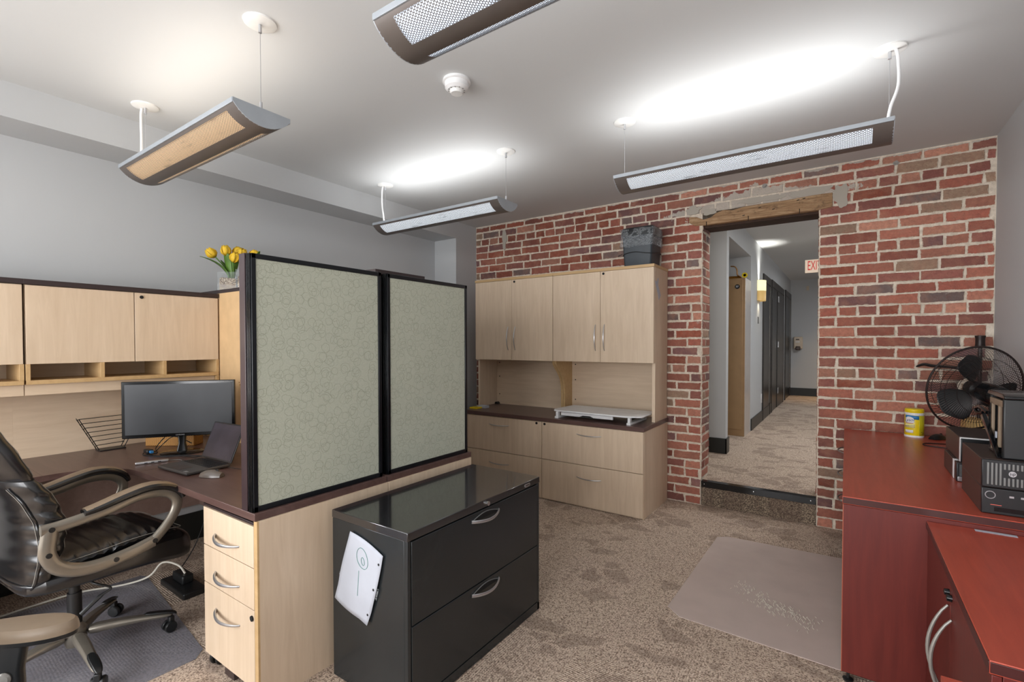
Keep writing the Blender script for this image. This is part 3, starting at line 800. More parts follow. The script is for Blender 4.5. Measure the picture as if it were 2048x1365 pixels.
sd = thing('smoke_detector', 'white round smoke detector on the ceiling', 'smoke detector', (-1.665, 1.90, CZ))
T_ = Matrix.Translation((-1.665, 1.90, 0))
MB().lathe([(.07, CZ), (.072, CZ - .012), (.066, CZ - .016)], 32, T_).build('mounting_base', M['white'], sd)
MB().lathe([(.062, CZ - .014), (.060, CZ - .04), (.046, CZ - .052)], 32, T_).build('housing', M['white'], sd)
MB().lathe([(.036, CZ - .05), (.036, CZ - .058), (.03, CZ - .068), (.002, CZ - .070)], 28, T_).build('sensing_chamber', M['canopy'], sd)
b = MB()
for k in range(12):
    a = 2 * PI * k / 12; b.box((-.0012, .037, -.004), (.0012, .045, .0), None); b.xf(T_ @ Matrix.Translation((0, 0, CZ - .050)) @ Matrix.Rotation(a, 4, 'Z'), len(b.v) - 8)
b.build('vent_ribs', M['grille'], sd)

# ---------------------------------------------------------------- maple storage wall
def drawer(parent, name, a, b_, face, h0, h1, hz, out, mat, lock=None, hr=.005, hm=None, hflat=(1, 1)):
    """box front from a to b_ with a bow handle between h0 and h1"""
    d = MB().box(a, b_).build(name, mat, parent, bevel=.0015)
    if h0 is not None: bow(MB(), h0, h1, out, hr, hflat).build('handle', hm or M['silver'], d)
    if lock is not None:
        lx = MB().cyl(lock, Vector(lock) + Vector(out).normalized() * .006, .011, 16).build('lock', M['blackgap'], d)
    return d
CF = 3.76
for n, (xa, xb, lab, lockx) in enumerate(((-3.232, -2.2805, 'maple two-drawer filing cabinet, left of the pair under the dark counter', -2.335), (-2.2795, -1.328, 'maple two-drawer filing cabinet, right of the pair under the dark counter', -2.249))):
    c = thing('filing_cabinet', lab, 'cabinet', ((xa + xb) / 2, 4.08, 0), group='maple filing cabinets under the dark counter')
    MB().box((xa, CF + .019, 0.0), (xb, 4.395, .714)).build('carcass', M['maple'], c, bevel=.001)
    xm = (xa + xb) / 2
    for z0, z1, hz in ((.012, .3685, .262), (.3735, .7105, .637)):
        h0, h1 = ((-2.885, CF, hz), (-2.65, CF, hz)) if n == 0 else ((-1.924, CF, hz), (-1.693, CF, hz))
        drawer(c, 'drawer', (xa + .002, CF, z0), (xb - .002, CF + .018, z1), None, h0, h1, hz, (0, -.026, -.006), M['maple'],
               lock=((lockx, CF, .694) if z0 > .3 else None))
ct = MB().box((-3.236, CF - .006, .715), (-1.322, 4.40, .7495))
tag(ct.build('counter_top', M['espresso'], bevel=.0015), 'dark espresso counter top over the maple filing cabinets', 'counter top')
HF = 4.02
for n, (xa, xb, lab) in enumerate(((-3.266, -2.3155, 'tall maple hutch with two doors, left of the pair on the dark counter'), (-2.3125, -1.335, 'tall maple hutch with two doors, right of the pair, bin on top'))):
    c = thing('hutch_cabinet', lab, 'cabinet', ((xa + xb) / 2, 4.2, .7495), group='maple hutches on the dark counter')
    t_ = .022
    b = MB(); b.box((xa, HF + .02, 1.258), (xb, 4.40, 2.075)); b.build('upper_carcass', M['maple'], c, bevel=.001)
    MB().box((xa - (.003 if n == 0 else .0005), HF - .004, 2.075), (xb + (.0005 if n == 0 else .003), 4.405, 2.100)).build('top_panel', M['edge'], c, bevel=.001)
    MB().box((xa + .01, 4.375, .7495), (xb - .01, 4.395, 1.258)).build('back_panel', M['maple_x'], c)
    def curved(x0_, x1_):
        prof = [(4.395, .7495), (4.395, 1.258), (HF + .03, 1.258), (HF + .03, 1.235)] + [(y, z) for y, z in [(p.x, p.y) for p in bez((HF + .035, 1.225, 0), (HF + .09, 1.15, 0), (HF + .20, 1.12, 0), (HF + .205, .95, 0), 10)]] + [(HF + .205, .7495)]
        return MB().prism(prof, x0_, x1_, 'x')
    straight = lambda x0_, x1_: MB().box((x0_, HF + .045, .7495), (x1_, 4.395, 1.258))
    if n == 0:
        straight(xa, xa + t_).build('side_panel', M['maple'], c, bevel=.001)
        curved(xb - t_, xb).build('side_panel', M['edge'], c, bevel=.001)
    else:
        curved(xa, xa + t_).build('side_panel', M['edge'], c, bevel=.001)
        straight(xb - .028, xb).build('side_panel', M['maple'], c, bevel=.001)
    xm = -2.7915 if n == 0 else -1.822
    for k, (da, db) in enumerate(((xa + .001, xm - .0015), (xm + .0015, xb - .001))):
        d = MB().box((da, HF, 1.258), (db, HF + .018, 2.073)).build('door', M['maple'], c, bevel=.0012)
        hx = xm + (-.047 if k == 0 else .040)
        bow(MB(), (hx, HF, 1.36), (hx, HF, 1.598), (0, -.03, 0), .0052, (1, 1), (1, 0, 0)).build('handle', M['silver'], d)
        if k == 1: MB().cyl((da + .028, HF - .003, 2.052), (da + .028, HF, 2.052), .011, 16).build('lock', M['blackgap'], d)
    b = MB()
    for z in (1.215, 1.06, .86): b.cyl((xa + .06, 4.372, z), (xa + .06, 4.376, z), .006, 10)
    b.build('connector_hole', M['blackgap'], c)
MB_ = MB().cyl((-3.225, 4.33, .752), (-3.225, 4.374, .752), .022, 16)
tag(MB_.build('cable_grommet', M['blackgap']), 'black round grommet at the back left corner of the dark counter', 'grommet')
b = MB().prism([(4.05, 1.96), (4.10, 1.955), (4.115, 1.985), (4.14, 1.99), (4.13, 1.93), (4.19, 1.86), (4.20, 1.845), (4.15, 1.80), (4.13, 1.84), (4.10, 1.88), (4.07, 1.92)], -1.335, -1.3335, 'x')
tag(b.build('paper_scrap', M['paper']), 'torn white paper stuck to the side of the right hutch', 'paper')
# notepad at left end
np_ = thing('notepad', 'small yellow and white notepad on the left end of the dark counter', 'notepad', (-3.22, 3.93, .7495))
MB().box((-3.235, 3.88, .7495), (-3.14, 3.97, .762)).build('yellow_sheets', M['yellow'], np_)
MB().box((-3.2, 3.97, .7495), (-3.10, 4.04, .772)).build('white_sheets', M['paper'], np_)

# desktop riser
rs = thing('desk_riser', 'white sit-stand desk riser folded flat on the dark counter', 'desk riser', (-1.80, 4.03, .7495))
MB().prism([(-2.185, 3.82), (-1.50, 3.80), (-1.375, 3.86), (-1.375, 4.20), (-1.42, 4.235), (-2.2, 4.235), (-2.225, 3.90)], .808, .822, 'z').build('work_surface', M['white'], rs, bevel=.005)
MB().box((-2.12, 3.83, .775), (-1.62, 3.85, .805)).build('keyboard_rail', M['white'], rs, bevel=.004)
MB().box((-2.12, 4.18, .775), (-1.5, 4.2, .805)).build('rear_rail', M['white'], rs, bevel=.004)
for x in (-2.15, -1.47):
    b = MB().box((x - .018, 3.80, .7495), (x + .018, 4.20, .768)); b.box((x - .012, 3.81, .766), (x + .012, 3.85, .808)); b.box((x - .012, 4.14, .766), (x + .012, 4.18, .808))
    b.build('base_leg', M['white'], rs, bevel=.003)
for x in (-2.12, -1.50): MB().box((x - .006, 3.86, .77), (x + .006, 4.14, .80)).build('lift_arm', M['blackplastic'], rs, bevel=.002)
MB().prism([(-1.93, .778), (-1.80, .778), (-1.83, .790), (-1.90, .790)], 3.822, 3.832, 'y').build('pull_notch', M['blackgap'], rs)

# bin on the hutch
tb = thing('waste_bin', 'dark grey bin with a plastic bag over it, on top of the right hutch', 'bin', (-1.50, 4.20, 2.10))
BC = (-1.505, 4.205)
def brect(w_, d_, z, r=.02): return [Vector((BC[0] + x, BC[1] + y, z)) for x, y in rrect(-w_ / 2, -d_ / 2, w_ / 2, d_ / 2, r)]
M['binbody'] = simple('bin_slate', (54, 61, 67), .5, 0, .08, .15, 300)
MB().loft([brect(.24, .235, 2.100), brect(.245, .24, 2.105), brect(.272, .262, 2.36), brect(.272, .262, 2.372)]).build('bin_body', M['binbody'], tb)
lidr = []
for z, s_ in ((2.368, 1.0), (2.40, 1.0), (2.425, .97), (2.442, .88), (2.450, .7), (2.452, .3)): lidr.append([Vector((BC[0] + x * (1 if s_ > .9 else .6 + .4 * s_), BC[1] + y * s_, z)) for x, y in rrect(-.145, -.135, .145, .135, .02)])
MB().loft(lidr).build('lid', simple('bin_lid', (36, 39, 42), .35), tb)
rings = []
for k, z in enumerate([2.275 + i * .014 for i in range(12)]):
    rr = []
    for i in range(56):
        a = 2 * PI * i / 56
        ex_ = .150 if abs(math.cos(a)) > abs(math.sin(a)) * .9 else .139
        q = .142 / max(abs(math.cos(a)), abs(math.sin(a)) * 1.04)
        q = min(q, .185)
        nz = noise.noise(Vector((math.cos(a) * 5, math.sin(a) * 5, z * 26)))
        nz2 = max(0, noise.noise(Vector((math.cos(a) * 2.2 + 5, math.sin(a) * 2.2, z * 5))))
        q += .006 + .010 * nz + .045 * nz2 * (.3 + abs(math.cos(a)))
        rr.append(Vector((BC[0] + q * math.cos(a), BC[1] + q * math.sin(a) * .94, z + .006 * nz)))
    rings.append(rr)
MB().loft(rings, caps=False).build('bag_liner', M['bag'], tb, ang=.3)
b = MB(); pts = []
for i in range(40):
    a = 2 * PI * i / 40; q = min(.134 / max(abs(math.cos(a)), abs(math.sin(a)) * 1.02), .165) + .006
    pts.append((BC[0] + q * math.cos(a), BC[1] + q * math.sin(a) * .98, 2.215 + .012 * math.sin(3 * a + .6)))
b.tube(pts, .0035, 6, loop=True); b.tube(spline([(BC[0] - .13, BC[1] - .13, 2.215), (BC[0] - .165, BC[1] - .135, 2.205), (BC[0] - .175, BC[1] - .10, 2.208)]), .0035, 6)
b.build('tied_cord', M['cable'], tb)

# ---------------------------------------------------------------- left workstation
WT, WB = .765, .735
def fillet_pts(c, r, a0_, a1_, n=12): return [(c[0] + r * math.cos(R(a0_ + (a1_ - a0_) * i / n)), c[1] + r * math.sin(R(a0_ + (a1_ - a0_) * i / n))) for i in range(n + 1)]
ws = thing('corner_desk', 'L-shaped dark espresso desk with a curved inner corner and maple end panel', 'desk', (-2.9, 1.2, 0))
poly = [(-3.885, -.9), (-3.30, -.9), (-3.30, .66)] + fillet_pts((-3.03, .665), .27, 178, 92, 12) + [(-2.9, .942), (-1.874, .952), (-1.874, 1.606), (-3.885, 1.606)]
MB().prism(poly, WB, WT, 'z').build('desk_top', M['espresso'], ws, bevel=.0012)
b = MB().box((-3.885, .6275, WT - .0005), (-3.30, .6285, WT + .0004)); b.box((-3.0, .945, WT - .0005), (-2.999, 1.606, WT + .0004)); b.build('surface_seam', M['espresso_edge'], ws)
MB().box((-1.888, .962, 0.0), (-1.864, 1.604, WB)).build('end_panel', M['maple'], ws, bevel=.001)
MB().box((-1.888, .955, 0.0), (-1.864, .963, WB)).build('end_panel_edge', M['edge'], ws)
MB().box((-3.876, .63, .26), (-3.858, 1.58, WB)).build('modesty_panel', M['shaded_maple'], ws, bevel=.001)
MB().box((-3.858, 1.562, .26), (-1.89, 1.58, WB)).build('modesty_panel', M['shaded_maple'], ws, bevel=.001)
MB().box((-3.86, .40, .005), (-3.33, .42, WB)).build('support_leg', M['maple'], ws, bevel=.001)
MB().box((-3.86, -.86, 0), (-3.33, -.84, WB)).build('support_leg', M['maple'], ws, bevel=.001)

# mobile pedestal under the desk
pd = thing('mobile_pedestal', 'three-drawer maple pedestal on castors under the right end of the desk', 'drawer unit', (-2.13, 1.2, 0))
px0, px1, pf = -2.335, -1.905, .962
MB().box((px0, pf + .02, .07), (px1, pf + .50, .712)).build('carcass', M['maple'], pd, bevel=.001)
MB().box((px0 - .001, pf + .0, .712), (px1, pf + .50, .722)).build('top_board', M['espresso_edge'], pd, bevel=.001)
for z0, z1, hz in ((.541, .706, .60), (.374, .5375, .436), (.055, .3705, .275)):
    d = MB().box((px0, pf, z0), (px1, pf + .018, z1)).build('drawer', M['maple'], pd, bevel=.0012)
    b = MB(); pts = []; rr = []
    for i in range(17):
        t = i / 16; q = math.sin(PI * t)
        pts.append((-2.225 + .205 * t, pf - .034 * q ** .7, hz - .004 * q)); rr.append(.0115 - .0075 * t if t > .1 else .010)
    b.tube(pts, rr, 10, (1, .55), (0, 0, 1)); b.build('handle', M['silver'], d)
    if z1 < .4: MB().cyl((px1 - .016, pf - .005, .338), (px1 - .016, pf, .338), .011, 16).build('lock', M['blackgap'], d)
def castor(parent, x, y, r=.024, rot=0.3, name='castor'):
    Mx = Matrix.Translation((x, y, 0)) @ Matrix.Rotation(rot, 4, 'Z')
    b = MB().box((-.012, -.012, r), (.012, .012, r * 2.7 if r < .028 else r * 2.4)); b.xf(Mx)
    f = b.build(name, M['blackplastic'], parent, bevel=.004)
    for s_ in (-1, 1):
        q = MB().lathe([(r * .35, -.008), (r * .9, -.009), (r, -.003), (r, .004), (r * .85, .008), (r * .3, .009)], 18)
        q.xf(Mx @ Matrix.Translation((s_ * .016, .008, r)) @ Matrix.Rotation(PI / 2, 4, 'Y')); q.build('wheel', M['blackplastic'], f)
    return f
for x, y in ((-2.285, .99), (-1.95, .99), (-2.29, 1.42), (-1.95, 1.42)): castor(pd, x, y, .029)
MB().box((-2.16, pf + .002, .02), (-2.08, pf + .10, .07)).build('anti_tip_foot', M['espresso_edge'], pd, bevel=.002)

# partition panels
def panel(label, x0, x1, y0, y1, z0, z1, brown, group='fabric partition panels'):
    p = thing('partition_panel', label, 'partition panel', ((x0 + x1) / 2, (y0 + y1) / 2, z0), group=group)
    fw = .018
    f = MB(); f.box((x0, y0, z0), (x1, y0 + fw, z1)); f.box((x0, y1 - fw, z0), (x1, y1, z1)); f.box((x0, y0, z0), (x1, y1, z0 + .022)); f.box((x0, y0, z1 - .02), (x1, y1, z1))
    f.build('frame', M['frameblack'], p, bevel=.002)
    MB().box((x0 + .004, y0 + fw, z0 + .02), (x1 - .004, y1 - fw, z1 - .018)).build('fabric_infill', M['fabric'], p, bevel=.003)
    g = MB()
    for k in (.012, .022, .032): g.box((x1 - k, y0 - .004, z0), (x1 - k + .005, y0, z1))
    g.build('end_ribs', M['glossblack'], p, bevel=.001)
    if brown: MB().box((x0 - .042, y0 - .004, z0), (x0 + .002, y0 + .02, z1 + .004)).build('end_post', M['panelbrown'], p, bevel=.002)
    return p
panel('nearer grey-green fabric panel with black frame, standing on the desk end', -1.935, -1.889, .957, 1.590, WT, 1.778, True)
panel('farther grey-green fabric panel with black frame, beyond the black gap', -1.935, -1.889, 1.628, 2.245, WT, 1.778, False)
MB_ = MB().box((-1.970, 1.591, WT), (-1.926, 1.6275, 1.772))
tag(MB_.build('panel_post', M['glossblack'], bevel=.002), 'black connecting post in the gap between the two fabric panels', 'post')

# second workstation behind
w2 = thing('rear_desk', 'dark-topped maple desk behind the first, under the farther fabric panel', 'desk', (-2.4, 1.93, 0))
MB().box((-3.885, 1.61, WB), (-1.874, 2.262, WT)).build('desk_top', M['espresso'], w2, bevel=.0012)
MB().box((-1.888, 1.608, 0), (-1.864, 2.25, WB)).build('end_panel', M['maple'], w2, bevel=.001)
MB().box((-3.6, 1.64, .2), (-1.9, 1.66, WB)).build('modesty_panel', M['maple_x'], w2, bevel=.001)
MB().box((-3.87, 1.62, 0), (-3.85, 2.25, WB)).build('end_panel', M['maple'], w2, bevel=.001)
h2 = thing('rear_hutch', 'hutch with dark top and tan back board, standing behind the corner desk', 'hutch', (-2.9, 1.77, WT))
MB().box((-3.9, 1.588, 1.776), (-1.930, 1.93, 1.800)).build('top_ledge', M['espresso_edge'], h2, bevel=.001)
MB().box((-3.9, 1.590, WT), (-1.975, 1.605, 1.776)).build('tackboard', M['tack'], h2)
b = MB(); b.box((-3.89, 1.605, 1.35), (-1.94, 1.92, 1.37)); b.box((-3.89, 1.605, 1.755), (-1.94, 1.92, 1.776)); b.box((-3.9, 1.605, WT), (-3.88, 1.92, 1.776)); b.box((-2.02, 1.629, WT), (-2.0, 1.92, 1.776)); b.box((-3.88, 1.90, 1.37), (-2.0, 1.915, 1.755))
b.build('case', M['maple_x'], h2)
b = MB()
for x, z in ((-3.30, 1.155), (-3.31, 1.17), (-3.285, 1.14), (-3.0, 1.46)): b.cyl((x, 1.588, z), (x, 1.591, z), .004, 8)
b.build('peg_hole', M['strap'], h2)

# overhead hutches on the left wall
X = -3.575
def left_hutch(label, y0, y1, lock_side):
    h = thing('overhead_hutch', label, 'hutch', (-3.73, (y0 + y1) / 2, WT), group='maple overhead hutches on the left wall')
    MB().box((-3.898, y0 - .002, 1.745), (X + .004, y1 + .002, 1.772)).build('top_board', M['espresso_edge'], h, bevel=.001)
    MB().box((-3.898, y0 + .002, 1.33), (X - .02, y1 - .002, 1.744)).build('cupboard_case', M['maple'], h)
    ym = (y0 + y1) / 2
    for a, c_ in ((y0 + .004, ym - .002), (ym + .002, y1 - .004)):
        d = MB().box((X - .018, a, 1.319), (X, c_, 1.740)).build('door', M['maple'], h, bevel=.0012)
        if (a > ym) == lock_side: MB().cyl((X, a + .035, 1.715), (X + .004, a + .035, 1.715), .010, 16).build('lock', M['blackgap'], d)
    # pigeonholes
    MB().box((-3.898, y0 + .002, 1.209), (X, y1 - .002, 1.231)).build('shelf', M['edge'], h, bevel=.001)
    MB().box((-3.898, y0 + .002, 1.319), (X - .02, y1 - .002, 1.331)).build('shelf', M['maple_y'], h)
    n = 3
    for k in range(n + 1):
        yy = y0 + .01 + (y1 - y0 - .02) * k / n
        MB().box((-3.89, yy - .0095, 1.231), (X - .001, yy + .0095, 1.319)).build('divider', M['edge'], h, bevel=.001)
    MB().box((-3.62, y0, 1.150), (-3.602, y1 - (.02 if y1 > 1 else 0), 1.209)).build('valance', M['maple_y'], h)
    MB().box((-3.897, y0 - .0019, WT), (-3.885, y1 - .002 * (y1 > 1) + .0019 * (y1 < 1), 1.33)).build('back_panel', M['maple_y'], h)
    for ya, yb in ((y0, y0 + .018), (y1 - .018, y1)):
        if yb > 1.5: MB().box((-3.885, ya, WT), (-3.80, yb, 1.209)).build('side_panel', M['maple'], h, bevel=.001); MB().box((-3.80, ya, 1.10), (X - .002, yb, 1.209)).build('side_panel', M['edge'], h, bevel=.001)
    return h
left_hutch('maple overhead hutch with two doors above the monitor, ending at the tan board', .624, 1.584, True)
left_hutch('maple overhead hutch cut off by the left edge of the picture', -.34, .620, False)

# file tray
ft = thing('file_rack', 'black wire stepped file rack against the back board of the desk', 'file rack', (-3.84, 1.02, WT))
RX, RY = -3.80, 1.03
MB().box((-3.845, .975, WT), (-3.755, 1.105, WT + .006)).build('base_plate', M['blackplastic'], ft, bevel=.001)
for s_ in (-1, 1):
    for dx in (-.035, .02):
        b = MB()
        y_b = RY + .01 + s_ * .062; y_t = RY + .01 + s_ * .155
        b.tube([(-3.80 + dx, y_b, WT + .004), (-3.80 + dx, y_t, WT + .205)], .0026, 6)
        b.build('upright', M['blackplastic'], ft)
for k in range(7):
    z = WT + .034 + k * .0285; hw = .072 + .0135 * k
    b = MB().tube([(-3.85, RY + .01 - hw, z + .001), (-3.765, RY + .01 - hw - .016, z - .001), (-3.785, RY + .01 - hw, z + .002), (-3.785, RY + .01 + hw - .03, z + .006), (-3.815, RY + .01 + hw, z), (-3.85, RY + .01 + hw, z)], .0022, 6)
    b.build('wire_shelf', M['blackplastic'], ft)

# monitor
mn = thing('monitor', 'black widescreen monitor with a dark screen standing on the desk', 'monitor', (-3.29, 1.235, WT), R(53.8), world=False)
W2, Hs = .292, .335
b = MB(); z0 = .105
b.box((-W2, -.004, z0), (W2, .022, z0 + Hs)); bz = b.build('bezel', M['glossblack'], mn, bevel=.004)
MB().box((-W2 + .017, -.0055, z0 + .021), (W2 - .017, -.003, z0 + Hs - .018)).build('screen', M['screen'], mn)
MB().loft([[Vector((x, .02, z)) for x, z in rrect(-.24, z0 + .03, .24, z0 + Hs - .04, .03)], [Vector((x, .048, z)) for x, z in rrect(-.18, z0 + .06, .18, z0 + Hs - .09, .03)]]).build('rear_cover', M['blackplastic'], mn)
text('brand_letters', 'SAMSUNG', .010, M['silver'], bz, frame((-.0, -.0062, z0 + .010), (1, 0, 0), (0, 0, 1)), .0004)
b = MB()
for k, w_ in enumerate((.006, .005, .007, .004, .006, .006, .004, .005, .006)): b.box((W2 - .082 + k * .0078, -.0046, z0 + Hs - .0115), (W2 - .082 + k * .0078 + w_, -.0038, z0 + Hs - .0075))
b.build('corner_print', M['grille'], bz)
MB().loft([[Vector((x, y + .03, .008)) for x, y in rrect(-.028, -.018, .028, .018, .008)], [Vector((x, y + .032, .06)) for x, y in rrect(-.018, -.014, .018, .014, .008)], [Vector((x, y + .034, .14)) for x, y in rrect(-.024, -.014, .024, .014, .008)]]).build('stand_neck', M['glossblack'], mn)
b = MB().loft([[Vector((math.cos(2 * PI * k / 32) * .115 * s_, .03 + math.sin(2 * PI * k / 32) * .085 * s_, z)) for k in range(32)] for z, s_ in ((0, 1), (.006, 1), (.012, .85), (.014, .3))])
b.build('stand_base', M['glossblack'], mn)

# wicker box
wb = thing('wicker_box', 'woven wicker box behind the monitor', 'box', (-3.62, 1.33, WT), R(36), world=False)
MB().box((-.16, -.05, 0), (.15, .05, .075)).build('box_body', M['wicker'], wb, bevel=.004)
MB().box((-.163, -.053, .07), (.153, .053, .09)).build('box_lid', M['wicker'], wb, bevel=.004)

# laptop
lp = thing('laptop', 'open dark laptop facing the chair, in front of the monitor', 'laptop', (-2.845, 1.13, WT), R(3.5), world=False)
lb = MB().box((-.152, -.108, .004), (.152, .108, .018)).build('laptop_base', simple('laptop_deck', (72, 70, 70), .35, .3), lp, bevel=.004)
b = MB()
for r_ in range(5):
    for c_ in range(13):
        x = -.130 + c_ * .0205; y = .008 + r_ * .0185
        b.box((x, y, .018), (x + .017, y + .0155, .0196))
b.build('keyboard', M['pcblack'], lb)
MB().box((-.05, -.096, .0178), (.05, -.03, .0188)).build('touchpad', M['pcgrey'], lb)
b = MB().box((-.152, -.004, 0), (.152, .002, .208)); b.xf(Matrix.Translation((0, .112, .018)) @ Matrix.Rotation(R(-22), 4, 'X'))
ld = b.build('laptop_lid', M['pcblack'], lp, bevel=.002)
b = MB().box((-.144, -.0052, .010), (.144, -.0038, .200)); b.xf(Matrix.Translation((0, .112, .018)) @ Matrix.Rotation(R(-22), 4, 'X')); b.build('laptop_screen', simple('laptop_display', (52, 47, 56), .3, 0, .3), ld)
MB().cyl((-.11, .112, .012), (.11, .112, .012), .006, 10).build('hinge', M['pcgrey'], lp)
MB().box((.10, -.10, .018), (.13, -.085, .0184)).build('small_sticker', M['silver'], lb)
# mouse
def mouse(name, label, loc, rz, top, cable=None):
    m = thing(name, label, 'mouse', loc, rz, world=False)
    rg = []
    for k in range(9):
        t = k / 8; y = -.055 + .11 * t
        w_ = .031 * (math.sin(PI * (.12 + .76 * t)) ** .5); h_ = .036 * (math.sin(PI * (.15 + .7 * t)) ** .7)
        rg.append([Vector((w_ * math.cos(a), y, max(0.002, h_ * math.sin(a)))) for a in [PI * i / 10 for i in range(11)]] + [Vector((-w_ * .9, y, 0.001)), Vector((w_ * .9, y, .001))])
    MB().loft(rg).build('mouse_shell', top, m)
    MB().cyl((-.003, .03, .030), (.003, .03, .030), .009, 12).build('scroll_wheel', M['blackplastic'], m)
    if cable: MB().tube(spline(cable), .0018, 6).build('mouse_cable', M['cable'], m)
mouse('computer_mouse', 'grey wireless mouse on the desk beside the laptop', (-2.585, 1.105, WT), R(-62), simple('mouse_grey', (98, 90, 84), .25))
dk = thing('usb_hub', 'thin silver hub bar lying on the desk left of the laptop', 'usb hub', (-3.155, 1.045, WT), R(72), world=False)
MB().box((-.075, -.014, 0), (.075, .014, .014)).build('hub_body', M['silver'], dk, bevel=.004)
b = MB()
for x in (-.035, -.005, .025): b.box((x, -.0145, .005), (x + .014, -.0135, .010))
b.build('port', M['blackgap'], dk)
MB().tube(spline([(.075, 0, .006), (.10, -.005, .004), (.125, -.02, .004), (.135, -.045, .004)]), .0022, 6).build('hub_cable', M['grille'], dk)
cb = MB()
for pts in ([(-3.42, 1.16, WT + .004), (-3.50, 1.18, WT + .02), (-3.47, 1.22, WT + .085), (-3.42, 1.23, WT + .10)],
            [(-3.40, 1.15, WT + .004), (-3.44, 1.11, WT + .004), (-3.32, 1.12, WT + .004), (-3.2, 1.2, WT + .006), (-3.1, 1.24, WT + .004), (-3.02, 1.34, WT + .02), (-2.95, 1.38, WT + .01)],
            [(-3.46, 1.17, WT + .004), (-3.47, 1.12, WT + .008), (-3.40, 1.085, WT + .004), (-3.25, 1.14, WT + .004), (-3.10, 1.20, WT + .02), (-2.98, 1.31, WT + .008)],
            [(-3.3, 1.3, WT + .05), (-3.34, 1.22, WT + .10), (-3.42, 1.19, WT + .05), (-3.44, 1.16, WT + .01)]):
    cb.tube(spline(pts), .0028, 6)
tag(cb.build('monitor_cables', M['cable']), 'tangle of black cables on the desk under the monitor', 'cable')
ad = MB().box((-3.46, 1.10, WT + .006), (-3.40, 1.135, WT + .031)); o = ad.build('video_adapter', M['blackplastic'], bevel=.006); tag(o, 'small black adapter among the cables under the monitor', 'adapter')
MB().box((-3.40, 1.11, WT + .012), (-3.375, 1.127, WT + .026)).build('blue_plug', M['blue'], None, bevel=.002)
o2 = bpy.data.objects['blue_plug']; o2.parent = o
MB_ = MB().tube(spline([(-2.70, 1.23, WT + .006), (-2.62, 1.25, WT + .003), (-2.5, 1.30, WT + .003), (-2.35, 1.36, WT + .003), (-2.0, 1.5, WT + .003)]), .0016, 6)
tag(MB_.build('laptop_cable', M['cable']), 'thin black cable running from the laptop toward the fabric panel', 'cable')
MB_ = MB().box((-2.62, 1.50, WT), (-2.45, 1.565, WT + .02))
tag(MB_.build('slim_black_box', M['blackplastic'], bevel=.003), 'slim black box on the desk by the tan board, beside the fabric panel', 'box')

# vase with tulips
def vase(label, x, y, rz, heads, seed):
    random.seed(seed)
    v = thing('glass_vase', label, 'vase', (x, y, 1.80), rz, group='glass vases of tulips', world=False)
    s_ = .066; h_ = .135
    g = MB()
    for a in range(4):
        n0 = len(g.v); g.box((-s_, -s_, 0), (s_, -s_ + .004, h_)); g.xf(Matrix.Rotation(a * PI / 2, 4, 'Z'), n0)
    g.box((-s_, -s_, 0), (s_, s_, .005)); g.build('glass_cube', M['glass'], v)
    n = 8; rr = []
    for z, q in ((.006, .98), (.05, .98), (.085, .96), (.095, .8)): rr.append([Vector((px * q, py * q, z + (.01 * noise.noise(Vector((px * 60, py * 60, seed))) if z > .06 else 0))) for px, py in rrect(-s_ + .006, -s_ + .006, s_ - .006, s_ - .006, .006)])
    MB().loft(rr).build('gravel', M['gravel'], v)
    for (hx, hy, hz, tx, ty) in heads:
        sp = spline([(hx * .15, hy * .15, .08), (hx * .35, hy * .35, .08 + (hz - .08) * .5), (hx, hy, hz)], 6)
        st_ = MB().tube(sp, .0042, 8).build('stem', M['greendark'], v)
        d = Vector((tx, ty, 1)).normalized(); q = d.to_track_quat('Z', 'Y').to_matrix().to_4x4()
        b = MB()
        for k in range(6):
            a = k * PI / 3; ro = .001 + .003 * (k % 2)
            rg = []
            for z, w_, rad in ((0, .008, .007), (.016, .022, .022), (.034, .026, .027), (.054, .020, .024), (.072, .004, .017)):
                rg.append([Vector((rad + ro - .004 * (c_ ** 2), c_ * w_, z)) for c_ in (-1, -.5, 0, .5, 1)])
            n0 = len(b.v); b.loft(rg, caps=False, closed=False); b.xf(Matrix.Translation((hx, hy, hz)) @ q @ Matrix.Rotation(a, 4, 'Z'), n0)
        b.build('tulip_bloom', M['petal'], v, solid=.0015)
    for (ax, ay, L_, lean, w_) in LEAVES[seed]:
        d = Vector((ax, ay, 0)).normalized(); sd_ = Vector((-d.y, d.x, 0)); rg = []
        for i in range(9):
            t = i / 8; c_ = Vector((0, 0, .09)) + d * (lean * L_ * t ** 1.6 + .01) + Vector((0, 0, 1)) * (L_ * (t - .55 * lean * t * t))
            ww = w_ * math.sin(PI * min(.97, .12 + .85 * t)) ** .8
            rg.append([c_ + sd_ * ww + d * .006, c_, c_ - sd_ * ww + d * .006])
        MB().loft(rg, caps=False, closed=False).build('leaf', M['green'], v, solid=.0012)
    return v
LEAVES = {1: [(-.75, -.65, .24, .75, .028), (.1, -1, .20, .25, .026), (-.4, -.9, .24, .18, .030), (.8, -.3, .19, .3, .02), (-.2, .9, .22, .3, .024), (-.9, .2, .18, .4, .024)],
          2: [(-.3, -.8, .17, .25, .026), (.7, -.4, .22, .4, .024)]}
vase('square glass vase of yellow tulips on the ledge above the tan board', -3.63, 1.70, R(38), [(-.085, -.05, .240, -.9, -.3), (-.018, -.035, .253, -.1, 0), (.02, .03, .258, .2, .1), (.055, .01, .245, .5, -.2), (.032, -.04, .205, .4, -.1)], 1)
vase('glass vase mostly hidden by the brown end of the nearer fabric panel', -3.41, 1.72, R(38), [(.0, .03, .215, .3, .2)], 2)
random.seed(11)

